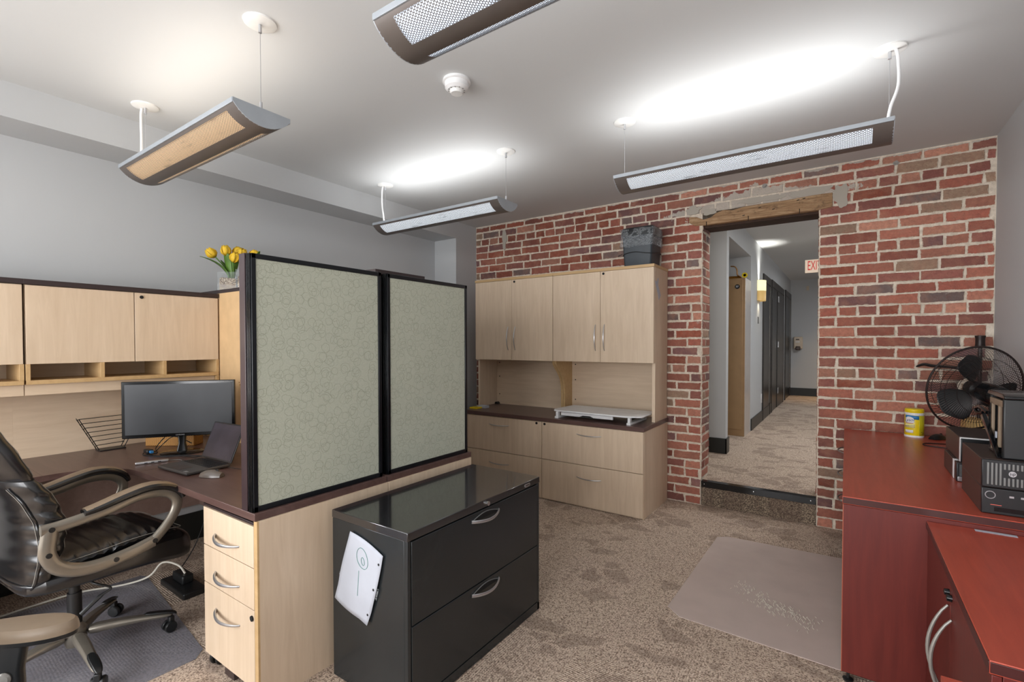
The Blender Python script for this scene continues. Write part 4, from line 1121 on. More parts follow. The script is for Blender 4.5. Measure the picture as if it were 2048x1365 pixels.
# power strip, wires below the desk
ps = thing('power_strip', 'black power strip with plugs on the carpet under the desk', 'power strip', (-3.2, 1.25, 0))
MB().box((-3.32, 1.13, 0), (-3.0, 1.25, .035)).build('strip_body', M['blackplastic'], ps, bevel=.006)
MB().box((-3.26, 1.17, .035), (-3.12, 1.23, .085)).build('plug_block', M['blackplastic'], ps, bevel=.008)
MB().tube(spline([(-3.16, 1.2, .085), (-3.20, 1.18, .13), (-3.34, 1.15, .12), (-3.40, 1.10, .04), (-3.48, 1.0, .008), (-3.58, .8, .012), (-3.6, .5, .008)]), .0055, 8).build('white_lead', M['cablewhite'], ps)
MB().tube(spline([(-3.24, 1.2, .08), (-3.30, 1.32, .2), (-3.34, 1.45, .5), (-3.35, 1.54, .73)]), .003, 6).build('black_lead', M['cable'], ps)

# chair mat, left
def mat_(name, label, pts, mat, z=.004):
    o = MB().prism(pts, .0005, z, 'z').build(name, mat, None, bevel=.0015)
    return tag(o, label, 'chair mat')
mat_('chair_mat', 'clear plastic chair mat under the black leather chair', [(-3.62, .30), (-3.545, 1.105), (-3.50, 1.125), (-2.45, 1.0), (-2.40, .95), (-2.41, .60), (-2.47, -.1), (-2.55, -.15), (-3.6, -.1)], M['mat'])
mr = thing('chair_mat', 'hazy plastic chair mat with raised studs on the open floor, right of the black cabinet', 'chair mat', (-.2, 3.2, 0))
MB().prism([(-.765, 3.74), (-.70, 3.79), (-.02, 3.83), (.05, 3.83), (.05, 2.55), (-.01, 2.51), (-.70, 2.53), (-.78, 2.60)], .0005, .0045, 'z').build('mat_sheet', M['mat2'], mr, bevel=.0015)
b = MB(); k = 0
while k < 170:
    t = random.random(); x = -.50 + .38 * t + random.gauss(0, .035); y = 3.03 - .20 * t + random.gauss(0, .045)
    if x > -.05: continue
    a = R(100 + random.uniform(-25, 25)); L_ = random.uniform(.006, .016)
    b.tube([(x - L_ * math.cos(a), y - L_ * math.sin(a), .0045), (x, y, .0062), (x + L_ * math.cos(a), y + L_ * math.sin(a), .0045)], .0017, 5); k += 1
o = b.build('crackle_marks', M['cablewhite'], mr); o['kind'] = 'stuff'

# ---------------------------------------------------------------- chairs
def five_star(root, Rb, ang0, metal, caps=True, off=(0, 0)):
    O_ = Vector((off[0], off[1], 0))
    MB().lathe([(.02, .055), (.034, .06), (.042, .09), (.042, .135), (.030, .150), (.026, .16)], 24, Matrix.Translation(O_)).build('base_hub', metal, root)
    for k in range(5):
        a = R(ang0 + 72 * k); d = Vector((math.cos(a), math.sin(a), 0)); s_ = Vector((-math.sin(a), math.cos(a), 0))
        rg = []
        for t, w_, zt, zb in ((.09, .030, .135, .085), (.30, .028, .133, .092), (.60, .024, .118, .088), (.85, .021, .098, .076), (1.0, .018, .088, .072)):
            c_ = O_ + d * Rb * t
            rg.append([c_ + s_ * w_ * .75 + Vector((0, 0, zt)), c_ + s_ * w_ + Vector((0, 0, (zt + zb) / 2 + .004)), c_ + s_ * w_ * .8 + Vector((0, 0, zb)), c_ - s_ * w_ * .8 + Vector((0, 0, zb)), c_ - s_ * w_ + Vector((0, 0, (zt + zb) / 2 + .004)), c_ - s_ * w_ * .75 + Vector((0, 0, zt))])
        lg = MB().loft(rg).build('base_leg', metal, root, sub=1)
        if caps:
            cr = []
            for t, w_, zt in ((.66, .022, .124), (.85, .024, .112), (1.0, .021, .100), (1.04, .012, .085)):
                c_ = O_ + d * Rb * t
                cr.append([c_ + s_ * w_ * .75 + Vector((0, 0, zt)), c_ + s_ * w_ + Vector((0, 0, zt - .012)), c_ - s_ * w_ + Vector((0, 0, zt - .012)), c_ - s_ * w_ * .75 + Vector((0, 0, zt))])
            MB().loft(cr).build('foot_pad', M['blackplastic'], lg, sub=1)
        p = O_ + d * Rb * .97
        castor(root, p.x, p.y, .027, a + 1.0 + k)

def executive():
    r_ = thing('executive_chair', 'black leather executive chair with taupe loop arms at the desk', 'chair', (-2.83, .665, .0042), R(5), world=False)
    five_star(r_, .365, -7, M['taupe'], off=(-.03, -.02))
    MB().lathe([(.026, .15), (.026, .30), (.020, .30), (.020, .42)], 20, Matrix.Translation((-.03, -.02, 0))).build('gas_lift', M['blackplastic'], r_)
    MB().box((-.10, -.12, .385), (.10, .13, .43)).build('tilt_mechanism', M['blackplastic'], r_, bevel=.012)
    MB().cyl((.02, .16, .365), (.02, .16, .43), .033, 18).build('tension_knob', M['blackplastic'], r_)
    MB().tube(spline([(.08, -.02, .40), (.17, -.02, .39), (.20, .03, .355), (.185, .0, .33), (.16, -.06, .27)]), [.005] * 18 + [.009] * 7, 8).build('height_lever', M['blackplastic'], r_)
    # seat
    def sect(y, zt, zb, w_, bulge=.02):
        out = []
        for k in range(20):
            a = 2 * PI * k / 20; cx = math.copysign(abs(math.cos(a)) ** .45, math.cos(a)) * w_; cz = math.copysign(abs(math.sin(a)) ** .6, math.sin(a))
            zz = (zt + zb) / 2 + (zt - zb) / 2 * cz
            if cz > 0: zz += bulge * (abs(cx) / w_) ** 3 * .5 - .0
            out.append(Vector((cx, y, zz)))
        return out
    sec = [(-.245, .45, .425, .10), (-.24, .475, .42, .20), (-.20, .50, .415, .245), (-.10, .505, .41, .258), (.05, .515, .405, .262), (.18, .530, .395, .262), (.27, .535, .375, .258), (.325, .520, .368, .245), (.358, .485, .375, .215), (.368, .445, .40, .12)]
    st_ = MB().loft([sect(*s_) for s_ in sec]).build('seat_cushion', M['leather'], r_, sub=1)
    # pillow top with creases
    def pil(y, zt, w_, seed):
        out = []
        for k in range(20):
            a = 2 * PI * k / 20; c0 = math.cos(a); cx = math.copysign(abs(c0) ** .5, c0) * w_; cz = math.copysign(abs(math.sin(a)) ** .7, math.sin(a))
            out.append(Vector((cx, y, zt - .028 + .028 * cz + .004 * noise.noise(Vector((cx * 9, y * 26, seed))))))
        return out
    PK = ((-.215, .515, .12), (-.20, .530, .19), (-.15, .540, .212), (-.06, .546, .217), (.0, .551, .217), (.03, .556, .217), (.035, .548, .214), (.045, .556, .217), (.10, .562, .218), (.18, .565, .218), (.24, .562, .216), (.29, .545, .20), (.315, .522, .15))
    rg = []
    for i in range(len(PK) - 1):
        for k in range(6):
            t = k / 6; y, zt, w_ = (a_ + (b_ - a_) * t for a_, b_ in zip(PK[i], PK[i + 1]))
            rg.append([p + Vector((0, 0, .0035 * math.sin(y * 170 + p.x * 22) * (abs(p.x) / .22) ** .5 * (1 if p.z > zt - .03 else 0))) for p in pil(y, zt, w_, 3.1)])
    MB().loft(rg).build('seat_pillow', M['leather'], st_)
    for s_ in (-1, 1):
        MB().tube(spline([(s_ * .215, -.20, .530), (s_ * .232, -.05, .540), (s_ * .233, .10, .552), (s_ * .228, .24, .548), (s_ * .195, .312, .532), (s_ * .1, .338, .516), (0, .342, .514)]), .0015, 6).build('piping', M['stitch'], st_)
    # backrest: stacked cross sections leaning back
    KEY = [(.435, -.225, .14, .03, .01), (.445, -.222, .20, .06, .01), (.49, -.212, .238, .10, .02), (.56, -.203, .252, .122, .028), (.64, -.198, .258, .130, .034), (.72, -.203, .260, .130, .038), (.80, -.225, .258, .120, .040), (.875, -.262, .248, .100, .040), (.895, -.274, .236, .082, .040), (.915, -.286, .244, .096, .042), (1.0, -.325, .244, .104, .042), (1.08, -.362, .234, .100, .04), (1.15, -.395, .21, .085, .035), (1.185, -.412, .16, .055, .02), (1.195, -.418, .08, .02, .0)]
    def sec_at(z):
        for i in range(len(KEY) - 1):
            if KEY[i + 1][0] >= z or i == len(KEY) - 2:
                t = min(1, max(0, (z - KEY[i][0]) / (KEY[i + 1][0] - KEY[i][0]))); t = t * t * (3 - 2 * t) * .4 + t * .6
                return [a_ + (b_ - a_) * t for a_, b_ in zip(KEY[i], KEY[i + 1])]
    def bpt(z, a, off=0.0, pk=1.0):
        _, yc, w_, d_, cv = sec_at(z)
        c0, s0 = math.cos(a), math.sin(a)
        # puckers pulled in along the side seams
        side = abs(c0) ** .7
        inz = max(0, min(1, (z - .47) / .06)) * max(0, min(1, (.87 - z) / .05))
        rip = pk * inz * side * (.0045 * math.sin(z * 105 + 2 * math.sin(a * 2)) + .006 * noise.noise(Vector((c0 * 2, s0 * 3, z * 30))))
        cx = math.copysign(abs(c0) ** .5, c0) * (w_ + off + rip); cy = math.copysign(abs(s0) ** .8, s0) * (d_ / 2 + off + rip * .6)
        return Vector((cx, yc + cy + cv * (abs(cx) / w_) ** 2, z))
    zs = [KEY[0][0], .44, .45, .465] + [.48 + .0085 * i for i in range(48)] + [.895, .905, .915, .94, .97, 1.0, 1.03, 1.06, 1.09, 1.12, 1.15, 1.17, 1.185, 1.192, 1.195]
    NA = 56
    bk_ = MB().loft([[bpt(z, 2 * PI * k / NA) for k in range(NA)] for z in zs]).build('backrest', M['leather'], r_)
    ln = lambda f, n=30: [f(i / n) for i in range(n + 1)]
    for sg in (0, 1):
        fx = lambda a: a if sg == 0 else PI - a
        b = MB()
        b.tube(ln(lambda t: bpt(.50 + .375 * t, fx(R(38 + 6 * math.sin(PI * t))), .001)), .0012, 5)
        b.tube(ln(lambda t: bpt(.91 + .24 * t, fx(R(30)), .001)), .0012, 5)
        b.build('side_stitching', M['stitch'], bk_)
        MB().tube(ln(lambda t: bpt(.46 + .41 * t, fx(R(-24 - 30 * t ** 2)), .002)), .0045, 8).build('side_piping', M['leather'], bk_)
        MB().tube(ln(lambda t: bpt(.465 + .40 * t, fx(R(-29 - 30 * t ** 2)), .001)), .0011, 5).build('rear_stitching', M['stitch'], bk_)
    MB().tube([bpt(.895, 2 * PI * k / 60, .001) for k in range(60)], .0016, 5, loop=True).build('headrest_seam', M['blackgap'], bk_)
    MB().tube(ln(lambda t: bpt(.472, R(-24 - 132 * t), .003)), .0045, 8).build('lower_piping', M['leather'], bk_)
    # arms
    for s_ in (-1, 1):
        x = s_ * .272
        up_ = spline([(x, -.215, .700), (x, -.14, .703), (x, .0, .722), (x, .10, .748), (x, .18, .748), (x, .235, .728), (x, .262, .690), (x, .255, .640), (x, .215, .580), (x, .165, .530)], 5)
        ar = MB().tube(up_, [.0215 - .003 * (abs(i - 20) / 25) for i in range(len(up_))], 14, (1.15, .72), (0, 0, 1)).build('arm_frame', M['taupe'], r_)
        lo_ = spline([(x, .165, .528), (x, .08, .508), (x, -.02, .497), (x, -.10, .505), (x, -.165, .540), (x, -.195, .60), (x, -.19, .665), (x, -.185, .70)], 5)
        MB().tube(lo_, .024, 14, (1.15, .62), (0, 0, 1)).build('arm_frame', M['taupe'], r_)
        b = MB()
        for y, z in ((-.185, .698), (-.195, .60), (.02, .502), (.165, .532)): b.cyl((x - .0175, y, z), (x + .0175, y, z), .010, 14)
        b.build('arm_bolt', M['blackplastic'], ar)
        MB().box((min(x, x - s_ * .12), .0, .435), (max(x, x - s_ * .12), .05, .452)).build('arm_bracket', M['blackplastic'], ar) if False else None
        pp = spline([(x, -.085, .732), (x, -.03, .742), (x, .06, .765), (x, .14, .778), (x, .21, .768), (x, .262, .738), (x, .285, .700)], 6)
        n_ = len(pp); rr = [.013 + .020 * math.sin(PI * min(.93, .10 + .86 * i / (n_ - 1))) ** .6 for i in range(n_)]
        pdn = MB().tube(pp, rr, 14, (.62, 1.12), (0, 0, 1)).build('arm_pad', M['leather'], r_)
        MB().tube([p + Vector((0, 0, .0065)) + (pp[min(i + 1, n_ - 1)] - pp[max(i - 1, 0)]).normalized().cross(Vector((1, 0, 0))) * 0 for i, p in enumerate(pp[1:-1])], [q * .97 for q in rr[1:-1]], 14, (.50, .97), (0, 0, 1)).build('arm_pad_sheen', M['padtan'], pdn)  # lighter tan paints the ceiling's reflection on the black leather pad
    return r_
executive()

def task_chair():
    r_ = thing('task_chair', 'office chair in the bottom left corner, showing a tan armrest on a black post', 'chair', (-1.630, .085, 0), R(-45), world=False)
    five_star(r_, .31, 20, M['blackplastic'], False)
    MB().lathe([(.026, .15), (.026, .30), (.018, .30), (.018, .42)], 20).build('gas_lift', M['blackplastic'], r_)
    MB().box((-.10, -.13, .40), (.10, .13, .44)).build('tilt_mechanism', M['blackplastic'], r_, bevel=.012)
    rg = []
    for z, q in ((.435, .93), (.45, 1), (.48, 1), (.495, .94), (.50, .7)): rg.append([Vector((a * q, b_ * q + .0, z)) for a, b_ in rrect(-.24, -.23, .24, .21, .09)])
    MB().loft(rg).build('seat', M['leather'], r_)
    rg = []
    for z, w_, yc in ((.60, .16, -.24), (.62, .20, -.24), (.75, .23, -.25), (.95, .21, -.28), (1.0, .17, -.29), (1.01, .1, -.292)): rg.append([Vector((x, y + yc, z)) for x, y in rrect(-w_, -.03, w_, .03, .028)])
    MB().loft(rg).build('backrest', M['leather'], r_)
    MB().tube(spline([(0, -.1, .42), (0, -.25, .43), (0, -.30, .55), (0, -.29, .75)]), .022, 10, (.5, 1.2), (0, 1, 0)).build('back_bar', M['blackplastic'], r_)
    for s_ in (-1, 1):
        x = s_ * .285
        def ring(q, z, e=0):
            out = []
            for k in range(28):
                a = 2 * PI * k / 28; yy = math.sin(a) * .135; w_ = .047 + .010 * (yy / .135)
                out.append(Vector((x + math.cos(a) * w_ * q, .015 + yy * (1 - (1 - q) * .4), z)))
            return out
        pdn = MB().loft([ring(.8, .628), ring(1.0, .634), ring(1.03, .645)], True).build('arm_pad_base', M['blackplastic'], r_)
        MB().loft([ring(1.03, .645), ring(1.03, .655), ring(.98, .667), ring(.86, .674), ring(.5, .677), ring(.1, .677)]).build('arm_pad', M['padtan'], pdn)
        po = MB().loft([[Vector((x + (-.5 * s_ * 0) + a, b_ + y, z)) for a, b_ in rrect(-.014, -w_, .014, w_, .012)] for z, w_, y in ((.38, .034, .0), (.45, .036, -.01), (.55, .042, -.02), (.63, .055, -.02))]).build('arm_post', M['blackplastic'], r_)
        MB().lathe([(.016, 0), (.017, .004), (.013, .009), (.002, .010)], 20, frame((x + s_ * .014, -.012, .535), (0, s_, 0), (0, 0, 1))).build('height_button', M['nickel'], po)
        MB().lathe([(.016, 0), (.017, .004), (.013, .009), (.002, .010)], 20, frame((x - s_ * .014, -.012, .535), (0, -s_, 0), (0, 0, 1))).build('height_button', M['nickel'], po)
        xa, xb = sorted((x * .3, x + s_ * .014)); MB().box((xa, -.03, .395), (xb, .03, .41)).build('arm_bracket', M['blackplastic'], po, bevel=.004)
task_chair()

# ---------------------------------------------------------------- black lateral file
bc = thing('black_filing_cabinet', 'black metal two-drawer filing cabinet with a paper taped on its side', 'cabinet', (-1.565, 1.71, 0))
bx0, bx1, by0, by1, bt = -1.800, -1.336, 1.240, 2.182, .7175
MB().box((bx0 + .002, by0 + .002, .004), (bx1 - .022, by1 - .002, bt - .034)).build('carcass', M['blackmetal'], bc, bevel=.002)
MB().box((bx0, by0, bt - .034), (bx1, by1, bt)).build('top', M['blacktop'], bc, bevel=.003)
b = MB(); b.box((bx1 - .022, by0 + .002, .004), (bx1 - .003, by0 + .018, bt - .034)); b.box((bx1 - .022, by1 - .018, .004), (bx1 - .003, by1 - .002, bt - .034)); b.box((bx1 - .022, by0, .004), (bx1 - .003, by1, .045))
b.build('front_frame', M['blackmetal'], bc, bevel=.001)
for z0, z1 in ((.052, .351), (.356, bt - .040)):
    d = MB().box((bx1 - .020, by0 + .022, z0), (bx1 - .001, by1 - .022, z1)).build('drawer', M['blackmetal'], bc, bevel=.002)
    zz = z1 - .033
    b = MB(); pts = []; p2 = []
    for i in range(17):
        t = i / 16; q = math.sin(PI * t); y = 1.615 + .20 * t
        pts.append((bx1 + .030 * q ** .8, y, zz - .008 * q)); p2.append((bx1 - .002, y, zz + .020 * q))
    b.tube(pts, .0065, 10, (1.1, .7)); hd = b.build('handle', M['silver'], d)
    MB().tube([(p[0] + .002, p[1], p[2]) for p in p2], .0022, 6).build('handle_recess_rim', M['grille'], hd)
    MB().prism([(p[1], p[2]) for p in p2] + [(p2[-1][1], zz - .004), (p2[0][1], zz - .004)], bx1 - .002, bx1 + .0015, 'x').build('handle_recess', M['blackgap'], hd)
MB().cyl((bx1, 1.722, .700), (bx1 + .012, 1.722, .700), .010, 18).build('lock', M['chrome'], bc)
o = MB().prism([(y, z) for y, z in rrect(2.035, .692, 2.085, .708, .0075)], bx1, bx1 + .002, 'x').build('maker_badge', M['silver'], bc)
b = MB()
for k in range(6): b.box((bx1 + .0018, 2.0425 + k * .006, .6965), (bx1 + .0024, 2.0425 + k * .006 + .0044, .7035))
b.build('badge_print', M['pcgrey'], o)
# taped paper
pp = thing('taped_paper', 'white sheet with green scribbles taped to the side of the black cabinet', 'paper', (-1.6, by0, .48))
cor = {(0, 0): (-1.667, .655), (1, 0): (-1.466, .602), (1, 1): (-1.560, .300), (0, 1): (-1.768, .352)}
def pq(u, v):
    a, b_, c_, d_ = (Vector(cor[k]) for k in ((0, 0), (1, 0), (1, 1), (0, 1)))
    p = a * (1 - u) * (1 - v) + b_ * u * (1 - v) + c_ * u * v + d_ * (1 - u) * v
    bl = math.sin(PI * v) * .012 * (u - .3) - math.sin(PI * u) * .004
    dep = .004 + .010 * (u - .5) ** 2 + .006 * abs(math.sin(u * 3 + v * 4)) * v
    return Vector((p.x + bl, by0 - dep, p.y + .016 * math.sin(PI * u) * (v - .5) * -1))
g = [[pq(i / 12, j / 16) for i in range(13)] for j in range(17)]
MB().loft(g, caps=False, closed=False).build('sheet', M['paper'], pp, solid=.0006)
b = MB()
for u, v in ((.93, .15), (.93, .50), (.93, .87)):
    p = pq(u, v); b.cyl(p + Vector((0, -.0004, 0)), p + Vector((0, -.0014, 0)), .005, 12)
b.build('punch_hole', M['blackgap'], pp)
b = MB()
def ink(f, n=24, r=.0011): b.tube([pq(*f(i / n)) + Vector((0, -.0012, 0)) for i in range(n + 1)], r, 5)
ink(lambda t: (.50 + .16 * math.cos(2 * PI * t) + .05 * math.sin(2 * PI * t), .24 + .12 * math.sin(2 * PI * t)))
ink(lambda t: (.53 + .05 * math.cos(2 * PI * t), .27 + .045 * math.sin(2 * PI * t + .5)))
ink(lambda t: (.47 + .12 * t, .42 + .30 * t), 10)
b.build('ink_scribble', M['ink'], pp)
b = MB(); 
for (u, v, du, dv) in ((-.03, .62, .07, .05), (1.0, .45, .04, .16)):
    b.loft([[pq(u + du * i / 3, v + dv * j / 3) + Vector((0, .0028, 0)) for i in range(4)] for j in range(4)], caps=False, closed=False)
b.build('tape', M['bag'], pp, solid=.0005)

# ---------------------------------------------------------------- red desk and cabinet
DT = .7865
rd = thing('mahogany_credenza', 'long red mahogany desk against the brick wall, with the fan and computers on it', 'desk', (.38, 3.4, 0))
dx0, dx1, dy0, dy1 = -.006, .655, 2.432, 4.366
MB().box((dx0, dy0, DT - .032), (dx1, dy1, DT)).build('desk_top', M['mahog'], rd, bevel=.0015)
MB().box((dx0 + .0015, dy0 - .003, DT - .029), (dx1 - .001, dy0 + .001, DT - .003)).build('top_edge_band', M['mahog_edge'], rd, bevel=.001)
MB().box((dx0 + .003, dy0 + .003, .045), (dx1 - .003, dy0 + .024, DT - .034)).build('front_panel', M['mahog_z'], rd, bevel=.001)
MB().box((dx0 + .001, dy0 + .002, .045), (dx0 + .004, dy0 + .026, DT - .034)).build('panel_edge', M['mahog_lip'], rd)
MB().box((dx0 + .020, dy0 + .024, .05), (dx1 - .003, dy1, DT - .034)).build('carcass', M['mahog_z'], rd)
for z0, z1, hz in ((.585, .745, .665), (.415, .58, .500), (.05, .41, .322)):
    d = MB().box((dx0 + .002, 3.92, z0), (dx0 + .019, 4.355, z1)).build('drawer', M['mahog_z'], rd, bevel=.001)
    bow(MB(), (dx0, 4.04, hz), (dx0, 4.26, hz), (-.034, 0, 0), .005).build('handle', M['nickel'], d)
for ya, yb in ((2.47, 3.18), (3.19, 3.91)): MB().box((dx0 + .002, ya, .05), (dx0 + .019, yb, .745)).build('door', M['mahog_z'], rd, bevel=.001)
b = MB()
for x, y in ((.02, 2.46), (.6, 2.46), (.02, 4.3), (.6, 4.3)): b.lathe([(.018, .0), (.02, .008), (.006, .012), (.006, .046)], 14, Matrix.Translation((x, y, 0)))
b.build('levelling_foot', M['blackplastic'], rd)

rc = thing('mahogany_cabinet', 'red mahogany two-door cabinet in the lower right corner, with grey bow handles', 'cabinet', (.5, 1.93, 0))
ct_ = .738; cx0, cx1, cy0, cy1 = .262, .78, 1.436, 2.428
MB().prism([(cx0, cy1), (cx0, cy0), (cx0 + .0, cy0), (cx1, cy0), (cx1, cy1)][:2] + [(cx1, cy0), (cx1, cy1)], ct_ - .030, ct_, 'z').build('top', M['mahog'], rc, bevel=.0015)
MB().box((cx0 - .002, cy0 + .001, ct_ - .027), (cx0 + .001, cy1 - .001, ct_ - .003)).build('top_edge_band', M['mahog_edge'], rc, bevel=.001)
MB().box((cx0 + .001, cy0 - .002, ct_ - .027), (cx1, cy0 + .001, ct_ - .003)).build('top_edge_band', M['mahog_edge'], rc, bevel=.001)
MB().box((cx0 + .022, cy0 + .004, .02), (cx1, cy1, ct_ - .031)).build('carcass', M['mahog_z'], rc, bevel=.001)
ym = 1.932
for k, (ya, yb) in enumerate(((cy0 + .004, ym - .0015), (ym + .0015, cy1 - .003))):
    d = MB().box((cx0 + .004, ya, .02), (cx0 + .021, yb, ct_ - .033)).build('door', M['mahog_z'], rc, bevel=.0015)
    hy = ym + (-.034 if k == 0 else .030)
    bow(MB(), (cx0 + .002, hy, .34), (cx0 + .002, hy, .622 if k else .605), (-.046, 0, 0), .0068, (1, .8), (0, 1, 0)).build('handle', M['nickel'], d)
    MB().lathe([(.002, .014), (.009, .012), (.0105, 0)][::-1], 16, frame((cx0 + .004, ym + (.024 if k else -.020), .664), (0, -1, 0), (0, 0, 1))).build('lock', M['glossblack'], d)
MB_ = MB().box((.395, 2.365, ct_ + .0006), (.505, 2.385, ct_ + .0016)); MB_.xf(Matrix.Translation((.0, .035, 0)))
tag(MB_.build('paper_strip', M['paper']), 'narrow white strip of paper on the mahogany cabinet top, next to the desk', 'paper')
tz, tx0, ty1 = .690, .179, 1.405
rl = thing('mahogany_side_unit', 'red mahogany unit just showing at the bottom edge, below the grey bow handles', 'cabinet', (.45, 1.1, 0))
MB().box((tx0, .75, tz - .028), (.78, ty1, tz)).build('top', M['mahog_x'], rl, bevel=.0012)
MB().box((tx0 + .004, .754, .0), (.776, ty1 - .004, tz - .028)).build('body', M['mahog_z'], rl, bevel=.001)

# things on the red desk
wp = thing('wipes_canister', 'yellow canister of disinfecting wipes on the mahogany desk by the brick wall', 'canister', (.388, 4.268, DT))
T_ = Matrix.Translation((.388, 4.268, DT))
MB().lathe([(.050, 0), (.052, .004), (.052, .155), (.050, .158)], 36, T_).build('canister_body', M['yellow'], wp)
MB().lathe([(.0528, .0), (.0535, .003), (.0535, .010), (.0522, .013)], 36, T_).build('bottom_rim', M['white'], wp)
MB().lathe([(.0522, .152), (.0535, .155), (.0535, .163), (.052, .166)], 36, T_).build('neck_ring', M['white'], wp)
MB().lathe([(.051, .165), (.0525, .168), (.0525, .186), (.048, .192), (.002, .193)], 36, T_).build('lid', M['yellow'], wp)
def curved_label(name, a0_, a1_, z0, z1, mat, r=.0527, par=wp, tilt=0):
    rg = [[Vector((.388 + r * math.cos(R(a)), 4.268 + r * math.sin(R(a)), DT + z + tilt * (a - (a0_ + a1_) / 2) / 60)) for a in [a0_ + (a1_ - a0_) * i / 16 for i in range(17)]] for z in (z0, z1)]
    return MB().loft(rg, caps=False, closed=False).build(name, mat, par, solid=.0004)
VA = 266   # the side of the canister turned to the room
M['limeback'] = simple('label_yellow_green', (200, 190, 30), .4)
curved_label('blue_band', VA - 62, VA + 28, .124, .149, M['blue'], tilt=-.004)
curved_label('side_panel_print', VA + 28, VA + 86, .012, .149, M['limeback'], .0528)
rg = []
for z, a0_, a1_ in ((.096, -58, -6), (.100, -60, -2), (.112, -61, 0), (.124, -60, -2), (.132, -54, -8), (.138, -44, -20), (.140, -36, -30)):
    rg.append([Vector((.388 + .0532 * math.cos(R(VA + a)), 4.268 + .0532 * math.sin(R(VA + a)), DT + z)) for a in [a0_ + (a1_ - a0_) * i / 12 for i in range(13)]])
lbw = MB().loft(rg, caps=False, closed=False).build('white_plaque', M['white'], wp, solid=.0004)
curved_label('pink_line', VA - 54, VA - 8, .0945, .0975, M['pink'], .0533)
curved_label('cream_plate', VA - 62, VA + 2, .064, .092, simple('cream_label', (236, 226, 150), .5), .0530)
curved_label('white_band', VA - 66, VA + 80, .149, .153, M['white'], .0531)
curved_label('small_white_box', VA - 60, VA - 6, .030, .050, M['white'], .0531)
def ctext(name, body, size, z, mat, ang, rr=.0537, bold=0):
    o = text(name, body, size, mat, lbw, Matrix.Identity(4), .0003)
    for v in o.data.vertices:
        x, y, z_ = (v.co + Vector(ORG[lbw.name]))
        a = R(ang) + (x + y * .22) / rr
        v.co = Vector((.388 + (rr + z_) * math.cos(a), 4.268 + (rr + z_) * math.sin(a), DT + z + y + x * .12)) - ORG[lbw.name]
ctext('brand_script', 'Lysol', .029, .1165, M['navy'], VA - 31)
ctext('small_print', 'DISINFECTING', .0095, .076, M['navy'], VA - 31)
b = MB()
for k, (da, z) in enumerate(((44, .036), (49, .036), (56, .028), (62, .030), (46, .024), (52, .022))):
    a = R(VA + da); b.box((-.0016, -.0004, 0), (.0016, .0004, .003)); b.xf(Matrix.Translation((.388 + .0531 * math.cos(a), 4.268 + .0531 * math.sin(a), DT + z)) @ Matrix.Rotation(a + PI / 2, 4, 'Z'), len(b.v) - 8)
b.build('fine_print', M['blackgap'], lbw)

# computers
def pc(name, label, x0, y0, z0, wx, dy, hz, kind):
    c = thing(name, label, 'computer', (x0 + wx / 2, y0 + dy / 2, z0), group='computers stacked on the mahogany desk')
    MB().box((x0, y0 + .012, z0), (x0 + wx, y0 + dy, z0 + hz)).build('case', M['pcgrey'], c, bevel=.002)
    bz_ = MB().box((x0, y0, z0 + .001), (x0 + wx, y0 + .014, z0 + hz - .001)).build('front_bezel', M['pcblack'], c, bevel=.003)
    return c, bz_
x0 = .424; SY = 2.49
c, bz_ = pc('desktop_computer', 'lower black desktop computer with a round power button, under the grilled one', x0, SY, DT, .33, .37, .098, 0)
MB().tube([(x0 + .024 + .0135 * math.cos(2 * PI * k / 28), SY - .001, DT + .072 + .0135 * math.sin(2 * PI * k / 28)) for k in range(28)], .0016, 6, loop=True).build('power_ring', M['silver'], bz_)
MB().box((x0 + .025, SY - .001, DT + .035), (x0 + .055, SY, DT + .0365)).build('activity_light', emit('red_led', (.9, .15, .1, 1), .5), bz_)
MB().box((x0 + .035, SY - .0015, DT + .012), (x0 + .19, SY, DT + .028)).build('optical_drive', M['glossblack'], bz_)
b = MB()
for xx in (.075, .105): b.box((x0 + xx, SY - .0015, DT + .068), (x0 + xx + .012, SY, DT + .075))
b.build('usb_port', M['silver'], bz_)
z1 = DT + .099
c, bz_ = pc('desktop_computer', 'upper black desktop computer with a ribbed grey grille, at the right picture edge', x0, SY, z1, .33, .37, .105, 1)
b = MB()
for k in range(26):
    xx = x0 + .014 + k * .0112
    if xx > x0 + .31: break
    for za, zb in (((.012, .042), (.072, .094)) if .055 < xx - x0 < .13 else ((.012, .094),)): b.box((xx, SY - .003, z1 + za), (xx + .006, SY, z1 + zb))
b.build('front_grille', M['grille'], bz_, bevel=.0008)
lg = MB().cyl((x0 + .082, SY - .004, z1 + .058), (x0 + .082, SY - .001, z1 + .058), .0105, 24).build('logo_disc', M['silver'], bz_)
text('logo_letters', 'hp', .016, M['pcblack'], lg, frame((x0 + .082, SY - .0045, z1 + .0585), (1, 0, .25), (-.0, 0, 1)), .0004)
# thin client and box behind the stack
c, bz_ = pc('small_computer', 'small dark computer with a white stripe, lying behind the desktop stack', .424, 2.985, DT, .24, .34, .088, 2)
MB().box((.423, 3.045, DT + .001), (.665, 3.08, DT + .0895)).build('white_stripe', M['white'], c, bevel=.001)
b = MB()
for k in range(14): b.box((.434, 2.983, DT + .028 + k * .0038), (.47, 2.985, DT + .030 + k * .0038))
b.build('vent_grille', M['grille'], bz_)
MB().box((.428, 2.982, DT + .004), (.48, 2.985, DT + .024)).build('silver_foot', M['silver'], bz_, bevel=.001)
c, bz_ = pc('small_computer', 'dark computer with a white clip, stacked on the small striped one', .438, 2.99, DT + .0895, .25, .40, .112, 2)
MB().box((.4365, 2.995, DT + .092), (.70, 3.018, DT + .2035)).build('white_clip', M['white'], c, bevel=.002)
